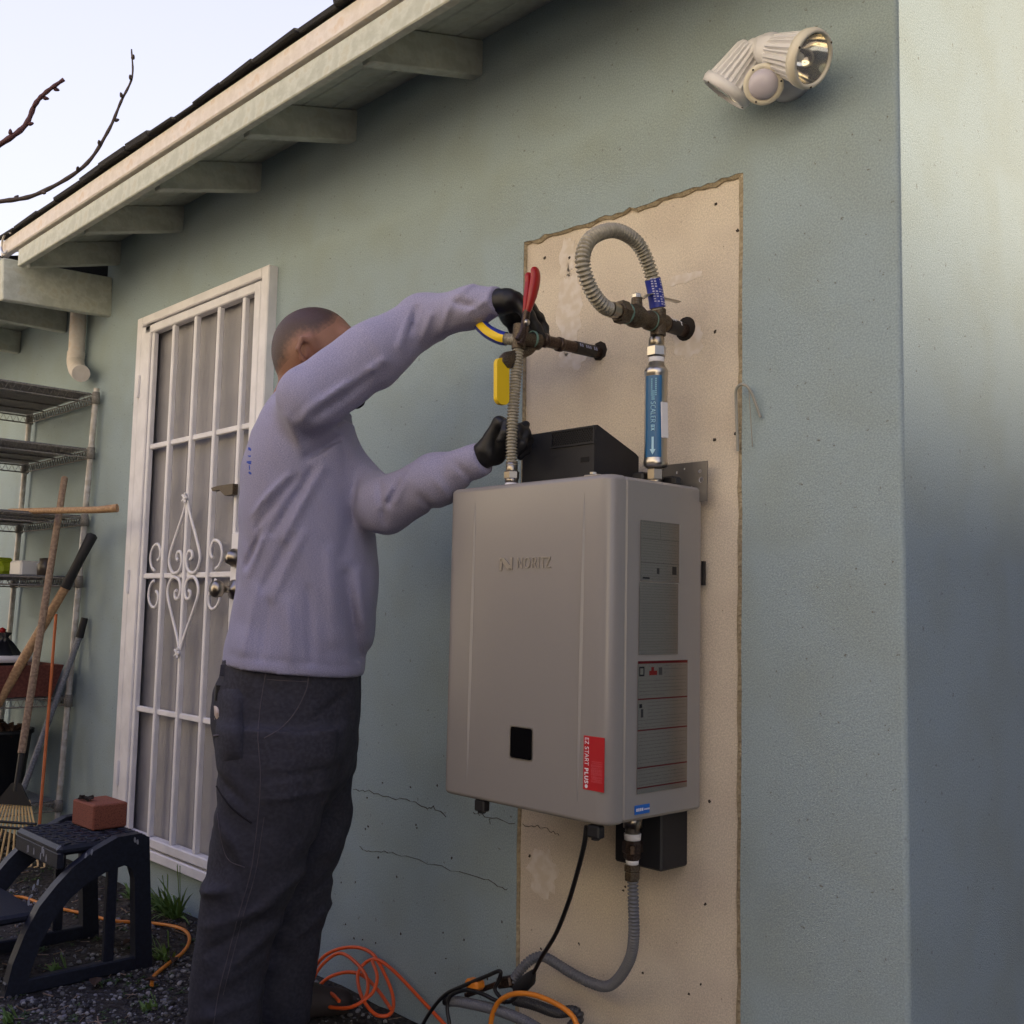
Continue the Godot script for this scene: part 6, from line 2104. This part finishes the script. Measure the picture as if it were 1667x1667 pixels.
	for q in [[Vector3(-2.2116, 0.9349, 0.4855), Vector3(-2.2139, 0.9091, 0.4846)], [Vector3(-2.3369, 0.9268, 0.5437), Vector3(-2.3403, 0.9005, 0.5437)], [Vector3(-2.1318, 0.9258, 0.4002), Vector3(-2.1340, 0.9029, 0.3995)]]:
		s = st()
		var a := under(f, q[0])
		var b := under(f, q[1])
		if a != Vector3.INF and b != Vector3.INF:
			bar(s, a - W * 0.003, b - W * 0.003, 0.012, 0.005, U, 0.001)
			obj("belt_loop", s, pants_mat, trousers)

	# ---- shoes
	for q in [[Vector3(-2.3389, 0.0585, 0.5023), "shoe"], [Vector3(-2.5000, -0.0232, 0.2527), "shoe"]]:
		var h := Flesh.new()
		h.k = 0.03
		var c := Vector3(q[0].x, 0.0, q[0].z)
		var fw := Vector3(0.53, 0, -0.85)
		h.bones = [[c + Vector3(0, 0.045, 0) - fw * 0.05, c + Vector3(0, 0.04, 0) + fw * 0.06, 0.042, 0.044], [c + Vector3(0, 0.04, 0) + fw * 0.06, c + Vector3(0, 0.032, 0) + fw * 0.16, 0.044, 0.034], [c + Vector3(0, 0.06, 0) - fw * 0.03, c + Vector3(0, 0.15, 0) - fw * 0.03, 0.042, 0.046]]
		h.cuts = [[c + Vector3(0, 0.004, 0), Vector3.DOWN, 1.0]]
		obj("shoe", h.mesh(c - Vector3(0.3, 0.02, 0.3), c + Vector3(0.3, 0.22, 0.3), 0.009), flat(c8(48, 40, 36), 0.7), t)

	# ---- shirt: trunk, neckline and both sleeves in one cloth
	f = Flesh.new()
	f.ux = e1; f.vx = e2; f.k = 0.034
	f.add_loft([[1.609, -2.2332, 0.4235, 0.0437, 0.070], [1.578, -2.2348, 0.4211, 0.0679, 0.120], [1.537, -2.2297, 0.4102, 0.1025, 0.165], [1.513, -2.2294, 0.4067, 0.1169, 0.180], [1.483, -2.2325, 0.4059, 0.1282, 0.190], [1.410, -2.2379, 0.4019, 0.1470, 0.200], [1.320, -2.2411, 0.3932, 0.1598, 0.198], [1.215, -2.2424, 0.3806, 0.1674, 0.192], [1.125, -2.2472, 0.3735, 0.1734, 0.188], [1.035, -2.2613, 0.3762, 0.1749, 0.188], [0.960, -2.2761, 0.3818, 0.1742, 0.192], [0.862, -2.2890, 0.3823, 0.1734, 0.195]])
	f.bones = [[sho_r, sho_r.lerp(elb_r, 0.55), 0.082, 0.073], [sho_r.lerp(elb_r, 0.55), elb_r, 0.073, 0.054], [elb_r, elb_r.lerp(wri_r, 0.6), 0.056, 0.043], [elb_r.lerp(wri_r, 0.6), wri_r, 0.043, 0.0345],
		[sho_l, elb_l, 0.060, 0.058], [elb_l, elb_l.lerp(wri_l, 0.5), 0.066, 0.059], [elb_l.lerp(wri_l, 0.5), wri_l, 0.056, 0.037]]
	var hem_a: Vector3 = Vector3(-2.4029, 0.9273, 0.5112)
	var hem_b: Vector3 = Vector3(-2.1697, 0.9013, 0.2617)
	f.cuts = [[(hem_a + hem_b) * 0.5, (hem_b - hem_a).cross(W).normalized() * (1.0 if (hem_b - hem_a).cross(W).y < 0 else -1.0), 0.6],
		[Vector3(-1.7083, 1.7563, 0.2545), (wri_r - elb_r).normalized(), 0.09], [Vector3(-1.7437, 1.4051, 0.2594), (wri_l - elb_l).normalized(), 0.09]]
	for q in [[Vector2(-1.7912, 1.4111), Vector2(-1.7369, 1.4660), 0.0094, -0.0216], [Vector2(-1.7645, 1.4910), Vector2(-1.6527, 1.5896), 0.0086, -0.0157], [Vector2(-1.7381, 1.5227), Vector2(-1.6165, 1.6243), 0.0080, 0.0117], [Vector2(-1.8011, 1.4760), Vector2(-1.6963, 1.5632), 0.0093, 0.0104], [Vector2(-1.8298, 1.4896), Vector2(-1.8000, 1.4194), 0.0133, 0.0104],
		[Vector2(-1.5639, 1.6962), Vector2(-1.5495, 1.7531), 0.0066, -0.0131], [Vector2(-1.5353, 1.6855), Vector2(-1.5150, 1.7369), 0.0065, 0.0104], [Vector2(-1.5844, 1.6575), Vector2(-1.5673, 1.7216), 0.0080, 0.0091], [Vector2(-1.4627, 1.7521), Vector2(-1.4112, 1.7362), 0.0065, -0.0104], [Vector2(-1.4488, 1.7665), Vector2(-1.4210, 1.7983), 0.0065, 0.0065], [Vector2(-1.4295, 1.7273), Vector2(-1.3802, 1.7510), 0.0065, 0.0078], [Vector2(-1.4929, 1.7019), Vector2(-1.4587, 1.7663), 0.0066, 0.0065],
		[Vector2(-1.7821, 1.3801), Vector2(-1.8686, 1.2339), 0.0066, -0.0131], [Vector2(-1.7567, 1.3892), Vector2(-1.8385, 1.2204), 0.0080, 0.0104], [Vector2(-1.8144, 1.3625), Vector2(-1.9102, 1.2500), 0.0066, -0.0104], [Vector2(-1.8330, 1.3649), Vector2(-1.9222, 1.2781), 0.0066, 0.0078], [Vector2(-1.9028, 1.2360), Vector2(-1.9411, 1.1616), 0.0065, -0.0117], [Vector2(-1.8871, 1.2307), Vector2(-1.9307, 1.1406), 0.0066, 0.0078], [Vector2(-1.8244, 1.2277), Vector2(-1.8930, 1.1059), 0.0093, -0.0091], [Vector2(-1.7961, 1.2354), Vector2(-1.8670, 1.0852), 0.0093, 0.0078],
		[Vector2(-1.7075, 1.1452), Vector2(-1.6878, 0.9473), 0.0093, -0.0157], [Vector2(-1.6807, 1.1528), Vector2(-1.6598, 0.9692), 0.0106, 0.0117], [Vector2(-1.7384, 1.1941), Vector2(-1.7272, 0.9961), 0.0146, 0.0091], [Vector2(-1.9072, 1.1056), Vector2(-1.9327, 0.9635), 0.0119, 0.0078], [Vector2(-1.8782, 1.0779), Vector2(-1.8898, 0.9502), 0.0093, -0.0078], [Vector2(-1.8285, 1.0790), Vector2(-1.8186, 0.9446), 0.0133, 0.0091], [Vector2(-1.7864, 1.1081), Vector2(-1.7759, 0.9455), 0.0093, -0.0078], [Vector2(-1.6928, 1.3933), Vector2(-1.7100, 1.1947), 0.0133, -0.0091],
		[Vector2(-1.5810, 1.3517), Vector2(-1.6042, 1.3073), 0.0065, -0.0143], [Vector2(-1.5655, 1.3591), Vector2(-1.5872, 1.3077), 0.0065, 0.0091], [Vector2(-1.5992, 1.3386), Vector2(-1.6240, 1.2984), 0.0065, 0.0078], [Vector2(-1.5277, 1.3188), Vector2(-1.4841, 1.2773), 0.0080, -0.0078], [Vector2(-1.4929, 1.3550), Vector2(-1.4563, 1.3062), 0.0080, 0.0065], [Vector2(-1.4509, 1.3912), Vector2(-1.4074, 1.3496), 0.0066, -0.0078], [Vector2(-1.6279, 1.3522), Vector2(-1.6148, 1.2675), 0.0066, -0.0104],
		[Vector2(-1.9809, 0.9540), Vector2(-1.6675, 0.9293), 0.0065, -0.0027]]:
		f.creases.append(q)
	f.ripple = FastNoiseLite.new()
	f.ripple.frequency = 5.5
	f.ripple.seed = 14
	f.ripple.fractal_type = FastNoiseLite.FRACTAL_RIDGED
	f.ripple.fractal_octaves = 2
	f.ripple_map = Basis(Vector3(1, 0, 0), Vector3(0.35, 0.45, -0.37), Vector3(0, 0, 1))
	f.ripple_amp = 0.0045
	var shirt := obj("shirt", f.mesh(Vector3(-2.95, 0.88, -0.05), Vector3(-1.4, 1.84, 0.85), 0.0068), shirt_mat, t)
	# blue back print, seen edge on
	var blue := flat(c8(40, 70, 170), 0.8)
	for q in [[Vector3(-2.3137, 1.4527, 0.5168), Vector3(-2.3090, 1.4439, 0.5106)], [Vector3(-2.3158, 1.4333, 0.5163), Vector3(-2.3108, 1.4290, 0.5105)], [Vector3(-2.3185, 1.4198, 0.5174), Vector3(-2.3107, 1.4111, 0.5081)], [Vector3(-2.3149, 1.4110, 0.5124), Vector3(-2.3136, 1.3962, 0.5090)], [Vector3(-2.3168, 1.3946, 0.5122), Vector3(-2.3110, 1.3858, 0.5050)]]:
		var a: Vector3 = q[0]
		var b: Vector3 = q[1]
		var c := Vector3(b.x, a.y, b.z)
		var d := Vector3(a.x, b.y, a.z)
		obj("back_print", cloth_patch(f, [a, c, b, d], 2, 2, 0.0012, 0.0), blue, shirt)

	# ---- body under the clothes (head, neck, trunk and limbs in one skin)
	var skin := flat(Color.WHITE, 0.55)
	skin.vertex_color_use_as_albedo = true
	skin.albedo_texture = noise(0.25, 3, 88, [[0.25, c8(196, 192, 190)], [0.6, c8(255, 255, 255)]], 512)
	skin.normal_enabled = true
	skin.normal_texture = bump(0.3, 2, 89, 3.0, 512)
	skin.normal_scale = 0.6
	skin.uv1_triplanar = true
	skin.uv1_scale = Vector3.ONE * 9.0
	skin.subsurf_scatter_enabled = true
	skin.subsurf_scatter_strength = 0.05
	var yaw := 0.10
	var hf := (U * cos(yaw) + W * sin(yaw))
	hf = (hf + Vector3.UP * 0.10).normalized()
	var hr := hf.cross(Vector3.UP).normalized()
	var hu := hr.cross(hf)
	var H := Transform3D(Basis(hr, hu, -hf), Vector3(-2.2069, 1.6933, 0.4072))
	f = Flesh.new()
	f.k = 0.028
	head_solid(f, H)
	f.bones.append([H * Vector3(0, -0.05, 0.025), Vector3(-2.2394, 1.5484, 0.4221), 0.056, 0.064])
	f.bones.append([Vector3(-2.2394, 1.5484, 0.4221), Vector3(-2.2550, 1.4100, 0.4199), 0.07, 0.11])
	var head_paint := func(p: Vector3) -> Color:
		var q := H.affine_inverse() * p
		var c := Color(0.35, 0.18, 0.112)
		var red := exp(-pow((q - Vector3(0.085, -0.03, 0.012)).length() / 0.03, 2.0))
		c = c.lerp(Color(0.27, 0.10, 0.065), red * 0.6)
		var lips := exp(-pow((q - Vector3(0, -0.075, -0.105)).length() / 0.018, 2.0))
		return c.lerp(Color(0.28, 0.1, 0.08), lips * 0.6)
	obj("head", f.mesh(H.origin - Vector3(0.17, 0.27, 0.17), H.origin + Vector3(0.17, 0.16, 0.17), 0.0034, head_paint), skin, t)
	# cropped hair: a thin shell that ends along the hairline, and a short beard
	var hair := Flesh.new()
	hair.k = 0.028
	head_solid(hair, H)
	hair.bones.append([H * Vector3(0, -0.05, 0.025), Vector3(-2.2394, 1.5484, 0.4221), 0.056, 0.064])
	hair.grow = 0.0011
	hair.cuts = [[H * Vector3(0, 0.05, -0.072), (H.basis * Vector3(0, -0.35, -1)).normalized(), 1.0], [H * Vector3(0, -0.062, 0.07), (H.basis * Vector3(0, -1, -0.75)).normalized(), 1.0]]
	var hn := FastNoiseLite.new()
	hn.frequency = 260.0
	var hair_paint := func(p: Vector3) -> Color:
		var q := H.affine_inverse() * p
		var v := 0.8 + 0.5 * hn.get_noise_3dv(p)
		var e := 9.0
		for ct in hair.cuts:
			e = minf(e, -(p - ct[0]).dot(ct[1]))
		e = minf(e, (q - Vector3(0.084 * signf(q.x), -0.026, 0.010)).length() - 0.036)
		return Color(0.35, 0.18, 0.112).lerp(Color(0.05, 0.037, 0.034) * v, 0.85 * smoothstep(0.002, 0.042, e + 0.012 * hn.get_noise_3dv(p * 0.35)))
	var hm := flat(Color.WHITE, 0.6)
	hm.vertex_color_use_as_albedo = true
	obj("cropped_hair", hair.mesh(H.origin - Vector3(0.17, 0.19, 0.17), H.origin + Vector3(0.17, 0.16, 0.17), 0.0034, hair_paint), skin, t)
	var beard := Flesh.new()
	beard.k = 0.02
	beard.bones = [[H * Vector3(0.0, -0.095, -0.075), H * Vector3(0.0, -0.125, -0.092), 0.030, 0.024], [H * Vector3(0.045, -0.075, -0.035), H * Vector3(0.012, -0.112, -0.082), 0.020, 0.022], [H * Vector3(-0.045, -0.075, -0.035), H * Vector3(-0.012, -0.112, -0.082), 0.020, 0.022], [H * Vector3(0.022, -0.064, -0.098), H * Vector3(-0.022, -0.064, -0.098), 0.009, 0.009]]
	beard.ripple = hn
	beard.ripple_amp = 0.0012
	obj("beard", beard.mesh(H.origin - Vector3(0.18, 0.2, 0.18), H.origin + Vector3(0.18, 0.05, 0.18), 0.004), flat(c8(34, 26, 24), 0.9), t)
	for sx in [-1.0, 1.0]:
		s = st()
		lathe(s, [Vector2(0, -0.011), Vector2(0.0078, -0.0078), Vector2(0.011, 0), Vector2(0.0078, 0.0078), Vector2(0, 0.011)], Transform3D(Basis(), H * Vector3(sx * 0.031, 0.012, -0.083)), 14)
		obj("eye", s, flat(c8(220, 214, 206), 0.2), t)
	# ---- gloved hands
	var up := Vector3.UP
	hand(t, wri_r, (U * 0.37 + W * 0.72 - up * 0.10).normalized(), (-up * 0.85 + U * 0.35).normalized(), (wri_r - elb_r).normalized(), [[0.25, 0.75, 0.6], [0.35, 0.85, 0.7], [0.45, 0.95, 0.7], [0.6, 1.0, 0.7]], [(U * 0.55 - up * 0.70 - W * 0.2).normalized(), (U * 0.5 - up * 0.7 + W * 0.2).normalized()], -1.0, glove_mat, "right_glove")
	hand(t, wri_l, (U * 0.62 + up * 0.72 - W * 0.12).normalized(), (U * 0.55 - W * 0.80 - up * 0.35).normalized(), (wri_l - elb_l).normalized(), [[1.3, 1.1, 0.6], [1.3, 1.1, 0.6], [1.3, 1.1, 0.6], [1.3, 1.1, 0.6]], [(U * 0.3 + up * 0.8 - W * 0.5).normalized(), (U * 0.8 + up * 0.45 - W * 0.2).normalized()], 1.0, glove_mat, "left_glove")

func head_solid(f: Flesh, H: Transform3D, grow := 0.0, face := true):
	var inv := H.basis.inverse()
	f.blobs.append([inv, H * Vector3(0, 0.018, 0.0), Vector3(0.078, 0.090, 0.099) + Vector3.ONE * grow])
	f.blobs.append([inv, H * Vector3(0, -0.015, 0.035), Vector3(0.068, 0.062, 0.062) + Vector3.ONE * grow])
	if not face:
		return
	f.blobs.append([inv, H * Vector3(0, -0.03, -0.045), Vector3(0.062, 0.062, 0.056)])
	f.bones.append([H * Vector3(0.04, -0.065, -0.01), H * Vector3(0.012, -0.102, -0.075), 0.028, 0.024])
	f.bones.append([H * Vector3(-0.04, -0.065, -0.01), H * Vector3(-0.012, -0.102, -0.075), 0.028, 0.024])
	f.bones.append([H * Vector3(0, 0.012, -0.096), H * Vector3(0, -0.036, -0.116), 0.009, 0.013])
	f.bones.append([H * Vector3(0.016, -0.04, -0.102), H * Vector3(-0.016, -0.04, -0.102), 0.010, 0.010])
	f.bones.append([H * Vector3(0.042, 0.028, -0.082), H * Vector3(-0.042, 0.028, -0.082), 0.013, 0.013])
	f.bones.append([H * Vector3(0.02, -0.072, -0.098), H * Vector3(-0.02, -0.072, -0.098), 0.009, 0.009])
	for sx in [-1.0, 1.0]:
		# ear: rim, lobe and the bowl between them
		var ear := [Vector3(0.075, 0.012, -0.012), Vector3(0.085, 0.029, -0.003), Vector3(0.097, 0.031, 0.015), Vector3(0.099, 0.007, 0.026), Vector3(0.091, -0.016, 0.017), Vector3(0.081, -0.034, 0.002), Vector3(0.075, -0.032, -0.008)]
		for i in ear.size():
			ear[i] += Vector3(0, -0.024, 0.006)
		for i in ear.size() - 1:
			f.bones.append([H * (ear[i] * Vector3(sx, 1, 1)), H * (ear[i + 1] * Vector3(sx, 1, 1)), 0.0056, 0.0056, 0.004])
		f.blobs.append([inv, H * Vector3(sx * 0.073, -0.024, 0.011), Vector3(0.0055, 0.025, 0.016), 0.005])
		f.bones.append([H * Vector3(sx * 0.079, -0.008, 0.012), H * Vector3(sx * 0.081, -0.032, 0.015), 0.003, 0.003, 0.004])

# a gloved hand: d = along the hand, n = the way the palm faces, curls per finger (index..little), thumb directions
func hand(t: Node3D, w: Vector3, d: Vector3, n: Vector3, arm: Vector3, curls: Array, thumb: Array, side: float, m: Material, called: String):
	n = (n - d * n.dot(d)).normalized()
	var s := d.cross(n) * side       # towards the thumb
	var f := Flesh.new()
	f.k = 0.012
	f.bones.append([w - arm * 0.045, w + d * 0.012, 0.0315, 0.029])
	var len := [[0.043, 0.026, 0.021], [0.047, 0.029, 0.022], [0.043, 0.027, 0.021], [0.034, 0.021, 0.019]]
	for i in 4:
		var o: float = 0.030 - i * 0.0205
		var k := w + d * (0.088 - absf(i - 1.2) * 0.005) + s * o
		f.bones.append([w + d * 0.012 + s * o * 0.55, k, 0.0155, 0.0125])
		var dir := d
		var p := k
		for j in 3:
			var a: float = curls[i][j]
			var ax := d.cross(n).normalized()
			dir = dir.rotated(ax, a)
			var q: Vector3 = p + dir * len[i][j]
			f.bones.append([p, q, 0.0112 - j * 0.0012, 0.0102 - j * 0.0014])
			p = q
	var b := w + d * 0.022 + s * 0.022 + n * 0.006
	var c: Vector3 = b + thumb[0] * 0.046
	f.bones.append([b, c, 0.017, 0.0135])
	f.bones.append([c, c + thumb[1] * 0.032, 0.0125, 0.0105])
	f.bones.append([c + thumb[1] * 0.032, c + thumb[1] * 0.032 + (thumb[1] + thumb[0] * 0.2).normalized() * 0.024, 0.0105, 0.009])
	f.ripple = FastNoiseLite.new()
	f.ripple.frequency = 40.0
	f.ripple_amp = 0.0016
	obj(called, f.mesh(w - Vector3.ONE * 0.21, w + Vector3.ONE * 0.21, 0.0032), m, t)
